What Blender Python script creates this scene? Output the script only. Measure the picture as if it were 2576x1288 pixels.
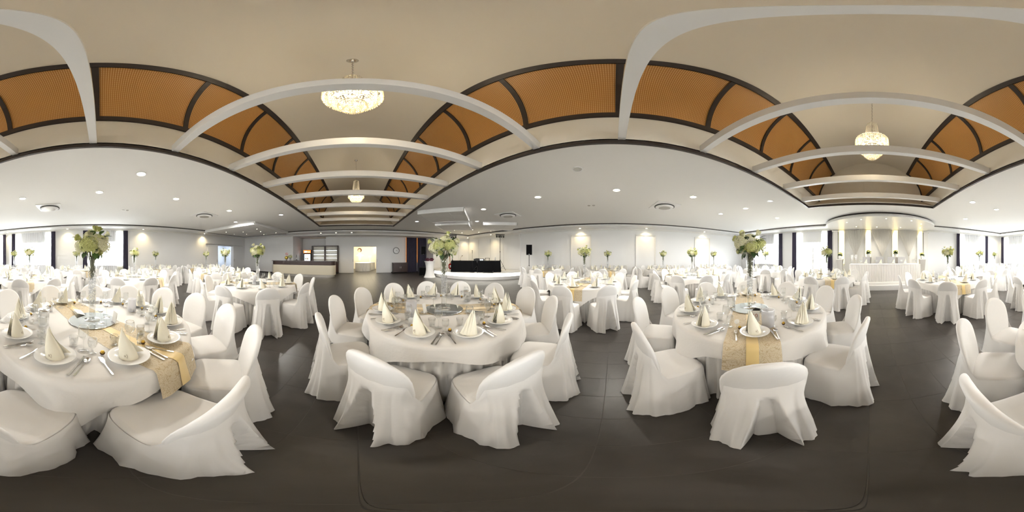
import bpy, math, random
from math import pi, sin, cos, tan, atan2, hypot, radians as R_

for _o in list(bpy.data.objects):
    bpy.data.objects.remove(_o)
S = bpy.context.scene
C = S.collection
EYE = 1.42

# ---------------------------------------------------------------- camera (full-sphere panorama)
cd = bpy.data.cameras.new('panorama_camera')
cd.type = 'PANO'
for owner in (cd, getattr(cd, 'cycles', None)):
    try:
        owner.panorama_type = 'EQUIRECTANGULAR'
    except Exception:
        pass
cam = bpy.data.objects.new('panorama_camera', cd)
C.objects.link(cam)
cam.location = (0, 0, EYE)
cam.rotation_euler = (R_(90), 0, -R_(54.36))
S.camera = cam

# ---------------------------------------------------------------- world, light, exposure
W = bpy.data.worlds.new('overcast_sky')
S.world = W
W.use_nodes = True
bg = W.node_tree.nodes['Background']
bg.inputs[0].default_value = (0.93, 0.96, 1.0, 1)
bg.inputs[1].default_value = 31
S.view_settings.view_transform = 'Standard'
S.view_settings.look = 'None'
S.view_settings.gamma = 1
S.view_settings.use_curve_mapping = False
S.view_settings.exposure = 0.80
cy = S.cycles
cy.use_denoising = True
cy.use_adaptive_sampling = True
cy.adaptive_threshold = 0.12
cy.adaptive_min_samples = 16
cy.max_bounces = 6
cy.diffuse_bounces = 3
cy.glossy_bounces = 3
cy.transmission_bounces = 3
cy.transparent_max_bounces = 16
cy.caustics_reflective = False
cy.caustics_refractive = False
cy.sample_clamp_indirect = 6.0

def add_light(name, kind, loc, energy, color=(1, 1, 1), rot=(0, 0, 0), **kw):
    l = bpy.data.lights.new(name, kind)
    l.energy = energy
    l.color = color
    for k, v in kw.items():
        setattr(l, k, v)
    o = bpy.data.objects.new(name, l)
    C.objects.link(o)
    o.location = loc
    o.rotation_euler = rot
    return o

# room extents (x right towards the panelled wall, y towards the bar, z up)
XL, XR, YB, YF, YA = -9.95, 9.75, -9.75, 12.0, 13.5
ZC, ZS = 3.20, 3.08                     # main ceiling, lowered border
DX0, DX1, DY0, DY1 = -9.05, 8.75, -8.75, 10.8   # dark line between the two
VX0, VX1, VY0, VY1 = -2.25, 2.15, -5.45, 9.45    # opening of the vault

# windows: (wall, from, to, sill, head)
WIN = [('L', -0.85, 1.35, 0.86, 2.9), ('L', -5.75, -3.1, 0.86, 2.9), ('L', -9.1, -6.75, 0.86, 2.9),
       ('B', -8.3, -5.95, 0.86, 2.9), ('B', 2.5, 4.65, 0.02, 2.9), ('B', 5.95, 8.2, 0.86, 2.9)]
for i, (w, a, b, z0, z1) in enumerate(WIN):
    m = (a + b) / 2
    if w == 'L':
        o = add_light('window_daylight', 'AREA', (XL - 0.28, m, (z0 + z1) / 2), 1, (1, 1, 1), (0, -pi / 2, 0),
                      shape='RECTANGLE', size=z1 - z0, size_y=b - a)
    else:
        o = add_light('window_daylight', 'AREA', (m, YB - 0.28, (z0 + z1) / 2), 1, (1, 1, 1), (pi / 2, 0, 0),
                      shape='RECTANGLE', size=b - a, size_y=z1 - z0)
    o.data.cycles.is_portal = True

# ---------------------------------------------------------------- materials
MATS = {}
def mat(name, col, rough=0.6, metal=0.0, emit=None, estr=0.0, bump=0.0, bscale=60, var=0.0, vscale=3.0,
        spec=0.5, sheen=0.0):
    if name in MATS:
        return MATS[name]
    m = bpy.data.materials.new(name)
    m.use_nodes = True
    nt = m.node_tree
    p = nt.nodes['Principled BSDF']
    p.inputs['Base Color'].default_value = (*col, 1)
    p.inputs['Roughness'].default_value = rough
    p.inputs['Metallic'].default_value = metal
    p.inputs['Specular IOR Level'].default_value = spec
    if sheen:
        p.inputs['Sheen Weight'].default_value = sheen
    if emit:
        p.inputs['Emission Color'].default_value = (*emit, 1)
        p.inputs['Emission Strength'].default_value = estr
    if bump or var:
        tc = nt.nodes.new('ShaderNodeTexCoord')
    if bump:
        n = nt.nodes.new('ShaderNodeTexNoise')
        n.inputs['Scale'].default_value = bscale
        n.inputs['Detail'].default_value = 3
        b = nt.nodes.new('ShaderNodeBump')
        b.inputs['Strength'].default_value = bump
        b.inputs['Distance'].default_value = 0.01
        nt.links.new(tc.outputs['Object'], n.inputs['Vector'])
        nt.links.new(n.outputs['Fac'], b.inputs['Height'])
        nt.links.new(b.outputs['Normal'], p.inputs['Normal'])
    if var:
        n2 = nt.nodes.new('ShaderNodeTexNoise')
        n2.inputs['Scale'].default_value = vscale
        n2.inputs['Detail'].default_value = 4
        cr = nt.nodes.new('ShaderNodeMix')
        cr.data_type = 'RGBA'
        cr.inputs['A'].default_value = (*[c * (1 - var) for c in col], 1)
        cr.inputs['B'].default_value = (*[min(1, c * (1 + var)) for c in col], 1)
        nt.links.new(tc.outputs['Object'], n2.inputs['Vector'])
        nt.links.new(n2.outputs['Fac'], cr.inputs['Factor'])
        nt.links.new(cr.outputs['Result'], p.inputs['Base Color'])
    MATS[name] = m
    return m

def glassy(name, tint=(1, 1, 1), frost=0.0, refl=1.0):
    """thin clear glass: sees through straight on, mirrors at grazing angles"""
    m = bpy.data.materials.new(name)
    m.use_nodes = True
    nt = m.node_tree
    nt.nodes.clear()
    out = nt.nodes.new('ShaderNodeOutputMaterial')
    t = nt.nodes.new('ShaderNodeBsdfTransparent')
    t.inputs[0].default_value = (*tint, 1)
    g = nt.nodes.new('ShaderNodeBsdfGlossy')
    g.inputs['Roughness'].default_value = 0.03
    g.inputs['Color'].default_value = (refl, refl, refl, 1)
    lw = nt.nodes.new('ShaderNodeLayerWeight')
    lw.inputs['Blend'].default_value = 0.5
    pw = nt.nodes.new('ShaderNodeMath')
    pw.operation = 'POWER'
    pw.inputs[1].default_value = 3.0
    ma = nt.nodes.new('ShaderNodeMath')
    ma.operation = 'MULTIPLY_ADD'
    ma.inputs[1].default_value = 0.85
    ma.inputs[2].default_value = 0.06
    nt.links.new(lw.outputs['Facing'], pw.inputs[0])
    nt.links.new(pw.outputs[0], ma.inputs[0])
    mx = nt.nodes.new('ShaderNodeMixShader')
    nt.links.new(ma.outputs[0], mx.inputs[0])
    nt.links.new(t.outputs[0], mx.inputs[1])
    nt.links.new(g.outputs[0], mx.inputs[2])
    last = mx
    if frost:
        d = nt.nodes.new('ShaderNodeBsdfDiffuse')
        d.inputs[0].default_value = (0.9, 0.9, 0.92, 1)
        tl = nt.nodes.new('ShaderNodeBsdfTranslucent')
        tl.inputs[0].default_value = (0.9, 0.9, 0.92, 1)
        a = nt.nodes.new('ShaderNodeMixShader')
        a.inputs[0].default_value = 0.5
        nt.links.new(d.outputs[0], a.inputs[1])
        nt.links.new(tl.outputs[0], a.inputs[2])
        m2 = nt.nodes.new('ShaderNodeMixShader')
        m2.inputs[0].default_value = frost
        nt.links.new(mx.outputs[0], m2.inputs[1])
        nt.links.new(a.outputs[0], m2.inputs[2])
        last = m2
    nt.links.new(last.outputs[0], out.inputs[0])
    MATS[name] = m
    return m

def sheer(name, col, clear, trans=0.5):
    m = bpy.data.materials.new(name)
    m.use_nodes = True
    nt = m.node_tree
    nt.nodes.clear()
    out = nt.nodes.new('ShaderNodeOutputMaterial')
    t = nt.nodes.new('ShaderNodeBsdfTransparent')
    d = nt.nodes.new('ShaderNodeBsdfDiffuse')
    d.inputs[0].default_value = (*col, 1)
    tl = nt.nodes.new('ShaderNodeBsdfTranslucent')
    tl.inputs[0].default_value = (*col, 1)
    a = nt.nodes.new('ShaderNodeMixShader')
    a.inputs[0].default_value = trans
    nt.links.new(d.outputs[0], a.inputs[1])
    nt.links.new(tl.outputs[0], a.inputs[2])
    b = nt.nodes.new('ShaderNodeMixShader')
    b.inputs[0].default_value = 1 - clear
    nt.links.new(t.outputs[0], b.inputs[1])
    nt.links.new(a.outputs[0], b.inputs[2])
    nt.links.new(b.outputs[0], out.inputs[0])
    MATS[name] = m
    return m

mat('wall_paint', (0.86, 0.86, 0.855), 0.75, var=0.01, vscale=1.5)
mat('ceiling_paint', (0.86, 0.855, 0.84), 0.85, bump=0.05, bscale=120)
mat('vault_paint', (0.82, 0.78, 0.70), 0.85, bump=0.03, bscale=120)
mat('white_lacquer', (0.86, 0.86, 0.86), 0.35)
mat('moulding', (0.84, 0.83, 0.80), 0.5)
mat('dark_trim', (0.030, 0.022, 0.020), 0.45)
mat('wenge', (0.045, 0.022, 0.017), 0.35, var=0.25, vscale=14)
mat('cloth', (0.83, 0.815, 0.79), 0.92, bump=0.12, bscale=45, spec=0.2, sheen=0.15)
mat('chair_cloth', (0.84, 0.83, 0.815), 0.9, bump=0.22, bscale=13, spec=0.2, sheen=0.15)
mat('ivory', (0.90, 0.86, 0.72), 0.85, bump=0.06, bscale=70, spec=0.2)
mat('porcelain', (0.90, 0.90, 0.89), 0.15)
mat('steel', (0.62, 0.60, 0.57), 0.22, 1.0)
mat('brushed_steel', (0.55, 0.53, 0.50), 0.38, 1.0)
mat('mirror', (0.88, 0.92, 0.93), 0.02, 1.0)
mat('gold_foil', (0.72, 0.46, 0.09), 0.3, 0.85, bump=0.6, bscale=300)
mat('cocoa_paper', (0.10, 0.045, 0.02), 0.6)
mat('gold_satin', (0.80, 0.60, 0.26), 0.45, 0.0, sheen=0.4)
mat('card', (0.88, 0.86, 0.80), 0.7)
mat('ink_red', (0.35, 0.10, 0.06), 0.6)
mat('ink_brown', (0.30, 0.20, 0.12), 0.6)
mat('wax', (0.92, 0.91, 0.88), 0.4)
mat('black', (0.012, 0.012, 0.013), 0.45)
mat('black_cloth', (0.006, 0.006, 0.007), 0.9, spec=0.1)
mat('curtain_dark', (0.060, 0.055, 0.085), 0.85, spec=0.2)
mat('tile', (0.062, 0.056, 0.051), 0.36, bump=0.10, bscale=26, var=0.30, vscale=5)
mat('grout', (0.10, 0.092, 0.08), 0.8)
mat('leaf', (0.075, 0.15, 0.035), 0.45, var=0.35, vscale=9)
mat('leaf_dark', (0.035, 0.075, 0.022), 0.45, var=0.3, vscale=9)
mat('petal', (0.58, 0.60, 0.24), 0.7, var=0.14, vscale=25)
mat('petal_white', (0.78, 0.77, 0.52), 0.7, var=0.08, vscale=25)
mat('sprig', (0.80, 0.78, 0.72), 0.7)
mat('stem', (0.12, 0.14, 0.06), 0.6)
mat('heather', (0.085, 0.012, 0.030), 0.7, var=0.4, vscale=40)
mat('cream_panel', (0.70, 0.64, 0.50), 0.4)
mat('bar_top', (0.10, 0.085, 0.09), 0.25)
mat('guitar_red', (0.45, 0.02, 0.015), 0.2)
mat('wood_neck', (0.32, 0.17, 0.07), 0.4)
mat('blind', (0.78, 0.78, 0.78), 0.8)
mat('grey_leather', (0.52, 0.52, 0.54), 0.5)
mat('orange_sign', (0.85, 0.16, 0.02), 0.4, emit=(1.0, 0.22, 0.03), estr=1.2)
mat('sign_white', (0.9, 0.9, 0.9), 0.4, emit=(1, 1, 1), estr=1.4)
mat('cooler_light', (0.8, 0.9, 0.95), 0.4, emit=(0.75, 0.92, 1.0), estr=1.6)
mat('beer', (0.75, 0.42, 0.05), 0.2)
mat('warm_bulb', (1, 0.9, 0.6), 0.4, emit=(1.0, 0.80, 0.46), estr=26)
mat('downlight_glow', (1, 0.95, 0.8), 0.4, emit=(1.0, 0.84, 0.52), estr=14)
mat('downlight_white', (1, 1, 1), 0.4, emit=(1.0, 0.97, 0.92), estr=4)
mat('star_glow', (1, 0.95, 0.8), 0.4, emit=(1.0, 0.88, 0.62), estr=14)
mat('led_white', (1, 1, 0.95), 0.4, emit=(1.0, 0.96, 0.84), estr=1.5)
mat('led_warm', (1, 0.9, 0.6), 0.4, emit=(1.0, 0.80, 0.34), estr=1.3)
mat('led_amber', (1, 0.5, 0.1), 0.4, emit=(1.0, 0.30, 0.04), estr=0.7)
mat('shelf_led', (0.9, 0.97, 1), 0.4, emit=(0.88, 0.96, 1.0), estr=2.2)
mat('lamp_glass', (1, 1, 1), 0.4, emit=(1.0, 0.95, 0.85), estr=6)
mat('shelf_back', (0.62, 0.58, 0.50), 0.5)
mat('globe_gold', (0.62, 0.46, 0.10), 0.3, 0.7, var=0.3, vscale=14)
mat('sign_red', (0.75, 0.03, 0.03), 0.5)
mat('skin', (0.80, 0.58, 0.44), 0.6)
mat('hair', (0.18, 0.08, 0.03), 0.6)
mat('side_room_paint', (0.66, 0.71, 0.78), 0.8)
mat('cream_room_paint', (0.90, 0.84, 0.70), 0.8)
mat('paving', (0.60, 0.60, 0.58), 0.9)
mat('silver', (0.70, 0.70, 0.68), 0.25, 1.0)
glassy('glass', (0.965, 0.97, 0.97))
glassy('glass_frost', frost=0.45)
glassy('glass_crystal', (1.0, 0.93, 0.74), frost=0.35)
glassy('bead', frost=0.40)
sheer('sheer_white', (0.95, 0.95, 0.96), 0.50, 0.65)
sheer('sheer_cream', (0.93, 0.91, 0.80), 0.12, 0.7)
sheer('drape', (0.96, 0.94, 0.90), 0.15, 0.45)

def organza():
    m = bpy.data.materials.new('gold_organza')
    m.use_nodes = True
    nt = m.node_tree
    p = nt.nodes['Principled BSDF']
    out = nt.nodes['Material Output']
    tc = nt.nodes.new('ShaderNodeTexCoord')
    v = nt.nodes.new('ShaderNodeTexVoronoi')
    v.feature = 'DISTANCE_TO_EDGE'
    v.inputs['Scale'].default_value = 34
    n = nt.nodes.new('ShaderNodeTexNoise')
    n.inputs['Scale'].default_value = 9
    mv = nt.nodes.new('ShaderNodeMixRGB')
    mv.inputs[0].default_value = 0.25
    nt.links.new(tc.outputs['Object'], n.inputs['Vector'])
    nt.links.new(tc.outputs['Object'], mv.inputs[1])
    nt.links.new(n.outputs['Color'], mv.inputs[2])
    nt.links.new(mv.outputs[0], v.inputs['Vector'])
    cr = nt.nodes.new('ShaderNodeValToRGB')
    cr.color_ramp.elements[0].position = 0.0
    cr.color_ramp.elements[0].color = (0.56, 0.40, 0.20, 1)
    cr.color_ramp.elements[1].position = 0.07
    cr.color_ramp.elements[1].color = (0.80, 0.68, 0.47, 1)
    nt.links.new(v.outputs['Distance'], cr.inputs[0])
    nt.links.new(cr.outputs[0], p.inputs['Base Color'])
    p.inputs['Roughness'].default_value = 0.6
    p.inputs['Alpha'].default_value = 0.78
    MATS['gold_organza'] = m
organza()

def lattice():
    m = bpy.data.materials.new('perforated_board')
    m.use_nodes = True
    nt = m.node_tree
    p = nt.nodes['Principled BSDF']
    uv = nt.nodes.new('ShaderNodeUVMap')
    mul = nt.nodes.new('ShaderNodeVectorMath')
    mul.operation = 'SCALE'
    mul.inputs['Scale'].default_value = 1 / 0.026
    nt.links.new(uv.outputs[0], mul.inputs[0])
    fr = nt.nodes.new('ShaderNodeVectorMath')
    fr.operation = 'FRACTION'
    nt.links.new(mul.outputs[0], fr.inputs[0])
    sb = nt.nodes.new('ShaderNodeVectorMath')
    sb.operation = 'SUBTRACT'
    sb.inputs[1].default_value = (0.5, 0.5, 0)
    nt.links.new(fr.outputs[0], sb.inputs[0])
    ln = nt.nodes.new('ShaderNodeVectorMath')
    ln.operation = 'LENGTH'
    nt.links.new(sb.outputs[0], ln.inputs[0])
    cr = nt.nodes.new('ShaderNodeValToRGB')
    cr.color_ramp.elements[0].position = 0.24
    cr.color_ramp.elements[0].color = (0.80, 0.55, 0.25, 1)
    cr.color_ramp.elements[1].position = 0.34
    cr.color_ramp.elements[1].color = (0.46, 0.19, 0.032, 1)
    nt.links.new(ln.outputs['Value'], cr.inputs[0])
    nt.links.new(cr.outputs[0], p.inputs['Base Color'])
    p.inputs['Roughness'].default_value = 0.42
    MATS['perforated_board'] = m
lattice()

# small lenses sit in front of real lamps: seen as they are, but not sampled as extra light sources
for _k in ('warm_bulb', 'downlight_glow', 'downlight_white', 'star_glow', 'orange_sign', 'sign_white', 'cooler_light', 'led_amber', 'shelf_led', 'lamp_glass'):
    MATS[_k].cycles.emission_sampling = 'NONE'

# ---------------------------------------------------------------- mesh helpers
class MB:
    def __init__(s):
        s.v = []; s.f = []; s.sm = []; s.uv = None
    def add(s, vs, fs, smooth=False):
        o = len(s.v)
        s.v += [tuple(p) for p in vs]
        s.f += [tuple(i + o for i in f) for f in fs]
        s.sm += [smooth] * len(fs)
        return s
    def box(s, x0, x1, y0, y1, z0, z1):
        return s.add([(x0, y0, z0), (x1, y0, z0), (x1, y1, z0), (x0, y1, z0),
                      (x0, y0, z1), (x1, y0, z1), (x1, y1, z1), (x0, y1, z1)],
                     [(0, 3, 2, 1), (4, 5, 6, 7), (0, 1, 5, 4), (1, 2, 6, 5), (2, 3, 7, 6), (3, 0, 4, 7)])
    def cbox(s, c, d):
        return s.box(c[0] - d[0] / 2, c[0] + d[0] / 2, c[1] - d[1] / 2, c[1] + d[1] / 2, c[2] - d[2] / 2, c[2] + d[2] / 2)
    def lathe(s, prof, n=20, c=(0, 0, 0), close=False, smooth=True):
        vs = []
        for r, z in prof:
            for k in range(n):
                a = 2 * pi * k / n
                vs.append((c[0] + r * cos(a), c[1] + r * sin(a), c[2] + z))
        fs = []
        m = len(prof)
        for i in range(m - 1 + (1 if close else 0)):
            j = (i + 1) % m
            for k in range(n):
                l = (k + 1) % n
                fs.append((i * n + k, i * n + l, j * n + l, j * n + k))
        return s.add(vs, fs, smooth)
    def solid(s, prof, n=20, c=(0, 0, 0), smooth=True):
        """lathe with closed caps"""
        s.lathe(prof, n, c, smooth=smooth)
        o = len(s.v) - n * len(prof)
        s.f.append(tuple(o + n - 1 - k for k in range(n))); s.sm.append(False)
        o2 = len(s.v) - n
        s.f.append(tuple(o2 + k for k in range(n))); s.sm.append(False)
        return s
    def tube(s, pts, r, n=6, smooth=True):
        """round bar along a polyline; r a number or a list"""
        m = len(pts)
        rr = r if isinstance(r, (list, tuple)) else [r] * m
        vs = []
        for i, p in enumerate(pts):
            a = pts[max(0, i - 1)]; b = pts[min(m - 1, i + 1)]
            d = [b[k] - a[k] for k in range(3)]
            L = math.sqrt(sum(q * q for q in d)) or 1
            d = [q / L for q in d]
            up = (0, 0, 1) if abs(d[2]) < 0.9 else (1, 0, 0)
            u = (d[1] * up[2] - d[2] * up[1], d[2] * up[0] - d[0] * up[2], d[0] * up[1] - d[1] * up[0])
            L = math.sqrt(sum(q * q for q in u)); u = [q / L for q in u]
            w = (d[1] * u[2] - d[2] * u[1], d[2] * u[0] - d[0] * u[2], d[0] * u[1] - d[1] * u[0])
            for k in range(n):
                t = 2 * pi * k / n
                vs.append([p[q] + rr[i] * (cos(t) * u[q] + sin(t) * w[q]) for q in range(3)])
        fs = []
        for i in range(m - 1):
            for k in range(n):
                l = (k + 1) % n
                fs.append((i * n + k, i * n + l, (i + 1) * n + l, (i + 1) * n + k))
        s.add(vs, fs, smooth)
        o = len(s.v) - n * m
        s.f.append(tuple(o + n - 1 - k for k in range(n))); s.sm.append(False)
        s.f.append(tuple(o + n * (m - 1) + k for k in range(n))); s.sm.append(False)
        return s
    def grid(s, rows, smooth=True, wrap=False):
        nr = len(rows); nc = len(rows[0])
        vs = [p for r in rows for p in r]
        fs = []
        for i in range(nr - 1):
            for j in range(nc - (0 if wrap else 1)):
                k = (j + 1) % nc
                fs.append((i * nc + j, i * nc + k, (i + 1) * nc + k, (i + 1) * nc + j))
        return s.add(vs, fs, smooth)
    def prism(s, pts, z0, z1, smooth=False):
        n = len(pts)
        vs = [(p[0], p[1], z0) for p in pts] + [(p[0], p[1], z1) for p in pts]
        s.add(vs, [(i, (i + 1) % n, n + (i + 1) % n, n + i) for i in range(n)], smooth)
        s.add(vs, [tuple(range(n - 1, -1, -1)), tuple(range(n, 2 * n))])
        return s
    def sphere(s, c, r, n=10, m=6, sz=1.0):
        prof = [(max(1e-4, r * sin(pi * i / m)), -r * cos(pi * i / m) * sz) for i in range(m + 1)]
        return s.lathe(prof, n, c)
    def xf(s, fn):
        s.v = [fn(p) for p in s.v]
        return s
    def mesh(s, name, m):
        me = bpy.data.meshes.new(name)
        me.from_pydata(s.v, [], s.f)
        me.polygons.foreach_set('use_smooth', s.sm)
        if s.uv:
            lay = me.uv_layers.new(name='UVMap')
            for lp in me.loops:
                lay.data[lp.index].uv = s.uv[lp.vertex_index]
        me.materials.append(MATS[m])
        me.update()
        return me

def link(name, me, parent=None, loc=(0, 0, 0), rz=0.0):
    o = bpy.data.objects.new(name, me)
    C.objects.link(o)
    o.location = loc
    o.rotation_euler = (0, 0, rz)
    if parent is not None:
        o.parent = parent
    return o

def tag(o, label=None, cat=None, group=None, kind=None):
    if label: o['label'] = label
    if cat: o['category'] = cat
    if group: o['group'] = group
    if kind: o['kind'] = kind
    return o

def one(name, me, label, cat, loc=(0, 0, 0), rz=0.0, group=None):
    return tag(link(name, me, None, loc, rz), label, cat, group)

def thing(name, label, cat, loc=(0, 0, 0), rz=0.0, group=None, parts=()):
    o = tag(link(name, None, None, loc, rz), label, cat, group)
    o.empty_display_size = 0.1
    add_parts(o, parts)
    return o

def add_parts(o, parts):
    for p in parts:
        c = link(p[0], p[1], o)
        if len(p) > 2 and p[2]:
            if p[2] == 'stuff':
                c['kind'] = 'stuff'
            else:
                add_parts(c, p[2])

def struct(name, me, label, parent=None):
    o = link(name, me, parent)
    if parent is None:
        tag(o, label, None, None, 'structure')
    return o

def text_mesh(body, size, m, extrude=0.001, align='CENTER'):
    cu = bpy.data.curves.new('lettering', 'FONT')
    cu.body = body; cu.size = size; cu.extrude = extrude
    cu.align_x = align; cu.align_y = 'CENTER'
    cu.resolution_u = 3
    o = bpy.data.objects.new('lettering', cu)
    C.objects.link(o)
    dg = bpy.context.evaluated_depsgraph_get()
    me = bpy.data.meshes.new_from_object(o.evaluated_get(dg))
    bpy.data.objects.remove(o)
    me.materials.clear()
    me.materials.append(MATS[m])
    return me

def lerp(a, b, t): return a + (b - a) * t
def sstep(a, b, x):
    t = min(1, max(0, (x - a) / (b - a)))
    return t * t * (3 - 2 * t)
def ORD(k):
    return ['', '1st', '2nd', '3rd'][k] if k < 4 else '%dth' % k

# ================================================================ ROOM SHELL
# ---- floor: slate tiles 0.30 x 0.605 m with recessed joints
floor = struct('floor', MB().box(XL - 0.3, XR + 0.3, YB - 0.3, 18.2, -0.12, -0.0012).mesh('floor', 'grout'),
               'dark slate tiled floor with thin pale joints')
TX, TY = 0.302, 0.605
tile_me = None
def tile_mb(x0, y0, mb):
    g = 0.0014
    a, b, c, d = x0 + g, x0 + TX - g, y0 + g, y0 + TY - g
    e = 0.0006
    return mb.add([(a, c, -0.0012), (b, c, -0.0012), (b, d, -0.0012), (a, d, -0.0012),
                   (a + e, c + e, 0), (b - e, c + e, 0), (b - e, d - e, 0), (a + e, d - e, 0)],
                  [(4, 5, 6, 7), (0, 1, 5, 4), (1, 2, 6, 5), (2, 3, 7, 6), (3, 0, 4, 7)])
cells = []
for i in range(-34, 34):
    for j in range(-18, 31):
        x0, y0 = 0.003 + i * TX, 0.065 + j * TY
        if x0 > XL - 0.3 and x0 + TX < XR + 0.3 and y0 > YB - 0.3 and y0 < 17.5:
            cells.append((hypot(x0 + TX / 2, y0 + TY / 2), x0, y0))
cells.sort()
tile_me = tile_mb(-TX / 2, -TY / 2, MB()).mesh('tile', 'tile')
for d, x0, y0 in cells[:300]:
    link('tile', tile_me, floor, (x0 + TX / 2, y0 + TY / 2, 0))
rest = MB()
for d, x0, y0 in cells[300:]:
    tile_mb(x0, y0, rest)
ro = link('tiling', rest.mesh('tiling', 'tile'), floor)
ro['kind'] = 'stuff'

# ---- walls with openings
def wall_mesh(axis, at0, at1, a0, a1, z0, z1, holes, m):
    """axis 'x': wall lies in a plane x=const (between at0 and at1), runs along y"""
    us = sorted({a0, a1, *[h[0] for h in holes], *[h[1] for h in holes]})
    zs = sorted({z0, z1, *[h[2] for h in holes], *[h[3] for h in holes]})
    mb = MB()
    for i in range(len(us) - 1):
        j = 0
        while j < len(zs) - 1:
            um = (us[i] + us[i + 1]) / 2
            def inside(q):
                zm = (zs[q] + zs[q + 1]) / 2
                return any(h[0] < um < h[1] and h[2] < zm < h[3] for h in holes)
            if inside(j):
                j += 1
                continue
            k = j
            while k + 1 < len(zs) - 1 and not inside(k + 1):
                k += 1
            if axis == 'x':
                mb.box(at0, at1, us[i], us[i + 1], zs[j], zs[k + 1])
            else:
                mb.box(us[i], us[i + 1], at0, at1, zs[j], zs[k + 1])
            j = k + 1
    return mb.mesh('wall', m)

SD = (8.55, 10.45, 0.0, 2.27)                       # side doorway in the left wall
DO = (-0.3, 1.58, 0.0, 2.2)                         # doorway in the alcove wall
holesL = [(a, b, z0, z1) for w, a, b, z0, z1 in WIN if w == 'L'] + [SD]
holesB = [(a, b, z0, z1) for w, a, b, z0, z1 in WIN if w == 'B']
wl = struct('wall_left', wall_mesh('x', XL - 0.3, XL, YB - 0.3, YF + 0.2, 0, 3.4, holesL, 'wall_paint'), 'white window wall')
wb = struct('wall_back', wall_mesh('y', YB - 0.3, YB, XL, XR, 0, 3.4, holesB, 'wall_paint'), 'white wall behind head table')
wr = struct('wall_right', MB().box(XR, XR + 0.2, YB - 0.3, YF + 0.2, 0, 3.4).mesh('wall', 'wall_paint'), 'white wall with moulded panels')
AX0, AX1 = -5.0, 6.0
ZA = 3.04
wf = struct('wall_front', MB().box(XL, AX0, YF, YF + 0.2, 0, 3.4).box(AX1, XR, YF, YF + 0.2, 0, 3.4)
            .box(AX0 - 0.15, AX0, YF + 0.2, 14.6, 0, 3.4).box(AX1, AX1 + 0.15, YF + 0.2, YA + 0.2, 0, 3.4)
            .box(AX0, -2.65, 14.4, 14.6, 0, 3.4).box(-2.65, -2.45, YA + 0.2, 14.6, 0, 3.4).mesh('wall', 'wall_paint'), 'white end wall beside the bar')
wa = struct('wall_alcove', wall_mesh('y', YA, YA + 0.2, -2.65, AX1, 0, 3.4, [DO], 'wall_paint'), 'white alcove wall with doorway')

# ---- ceiling: main plate with the vault opening, lowered border, alcove ceiling
cm = MB()
cm.box(DX0, VX0, DY0, DY1, ZC, ZC + 0.1).box(VX1, DX1, DY0, DY1, ZC, ZC + 0.1)
cm.box(VX0, VX1, DY0, VY0, ZC, ZC + 0.1).box(VX0, VX1, VY1, DY1, ZC, ZC + 0.1)
ceil = struct('ceiling', cm.mesh('ceiling', 'ceiling_paint'), 'pale grey flat ceiling')
bm = MB()
bm.box(XL, DX0, YB, YF, ZS, ZC + 0.1).box(DX1, XR, YB, YF, ZS, ZC + 0.1)
bm.box(DX0, DX1, YB, DY0, ZS, ZC + 0.1).box(DX0, DX1, DY1, YF, ZS, ZC + 0.1)
struct('ceiling_border', bm.mesh('ceiling_border', 'white_lacquer'), 'white lowered ceiling border')
struct('ceiling_alcove', MB().box(AX0, AX1, YF, 14.6, ZA, ZA + 0.1).mesh('ceiling_alcove', 'ceiling_paint'), 'grey alcove ceiling')
t = 0.035
tm = MB()
z0, z1 = ZC - 0.05, ZC - 0.001
tm.box(DX0, DX0 + t, DY0, DY1, z0, z1).box(DX1 - t, DX1, DY0, DY1, z0, z1)
tm.box(DX0, DX1, DY0, DY0 + t, z0, z1).box(DX0, DX1, DY1 - t, DY1, z0, z1)
struct('trim_1', tm.mesh('trim', 'dark_trim'), 'dark line along the ceiling border')
tm = MB()
z0, z1 = ZC - 0.012, ZC + 0.055
t = 0.03
tm.box(VX0 - 0.01, VX0 + t, VY0, VY1, z0, z1).box(VX1 - t, VX1 + 0.01, VY0, VY1, z0, z1)
tm.box(VX0, VX1, VY0 - 0.01, VY0 + t, z0, z1).box(VX0, VX1, VY1 - t, VY1 + 0.01, z0, z1)
struct('trim_2', tm.mesh('trim', 'dark_trim'), 'dark edge around the vault opening')

# cornice below the border, dark baseboards
def run(mb, pts, h0, h1, d):
    """box strip along axis-aligned polyline, d = depth towards +normal (left of travel)"""
    for (xa, ya), (xb, yb) in zip(pts, pts[1:]):
        nx, ny = -(yb - ya), xb - xa
        L = hypot(nx, ny); nx /= L; ny /= L
        xs = sorted([xa, xb, xa + nx * d, xb + nx * d]); ys = sorted([ya, yb, ya + ny * d, yb + ny * d])
        mb.box(xs[0], xs[-1], ys[0], ys[-1], h0, h1)
loop = [(XL, YF), (XL, YB), (XR, YB), (XR, YF), (AX1, YF)]
cmb = MB()
run(cmb, loop, ZS - 0.05, ZS, 0.09)
run(cmb, loop, ZS - 0.10, ZS - 0.05, 0.045)
run(cmb, [(AX0, YF), (XL, YF)], ZS - 0.05, ZS, 0.09)
run(cmb, [(AX0, YF), (XL, YF)], ZS - 0.10, ZS - 0.05, 0.045)
run(cmb, [(AX1, YF), (AX0, YF)], ZS - 0.09, ZS + 0.02, 0.04)
run(cmb, [(AX1, YA), (-2.65, YA)], ZA - 0.07, ZA, 0.05)
struct('trim_3', cmb.mesh('trim', 'moulding'), 'white cornice moulding')
bmb = MB()
run(bmb, [(XL, SD[0]), (XL, YB), (2.45, YB)], 0, 0.07, 0.015)
run(bmb, [(4.7, YB), (XR, YB), (XR, YF), (AX1, YF)], 0, 0.07, 0.015)
run(bmb, [(AX0, YF), (XL, YF), (XL, SD[1])], 0, 0.07, 0.015)
run(bmb, [(AX1, YA), (DO[1], YA)], 0, 0.07, 0.015)
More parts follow.
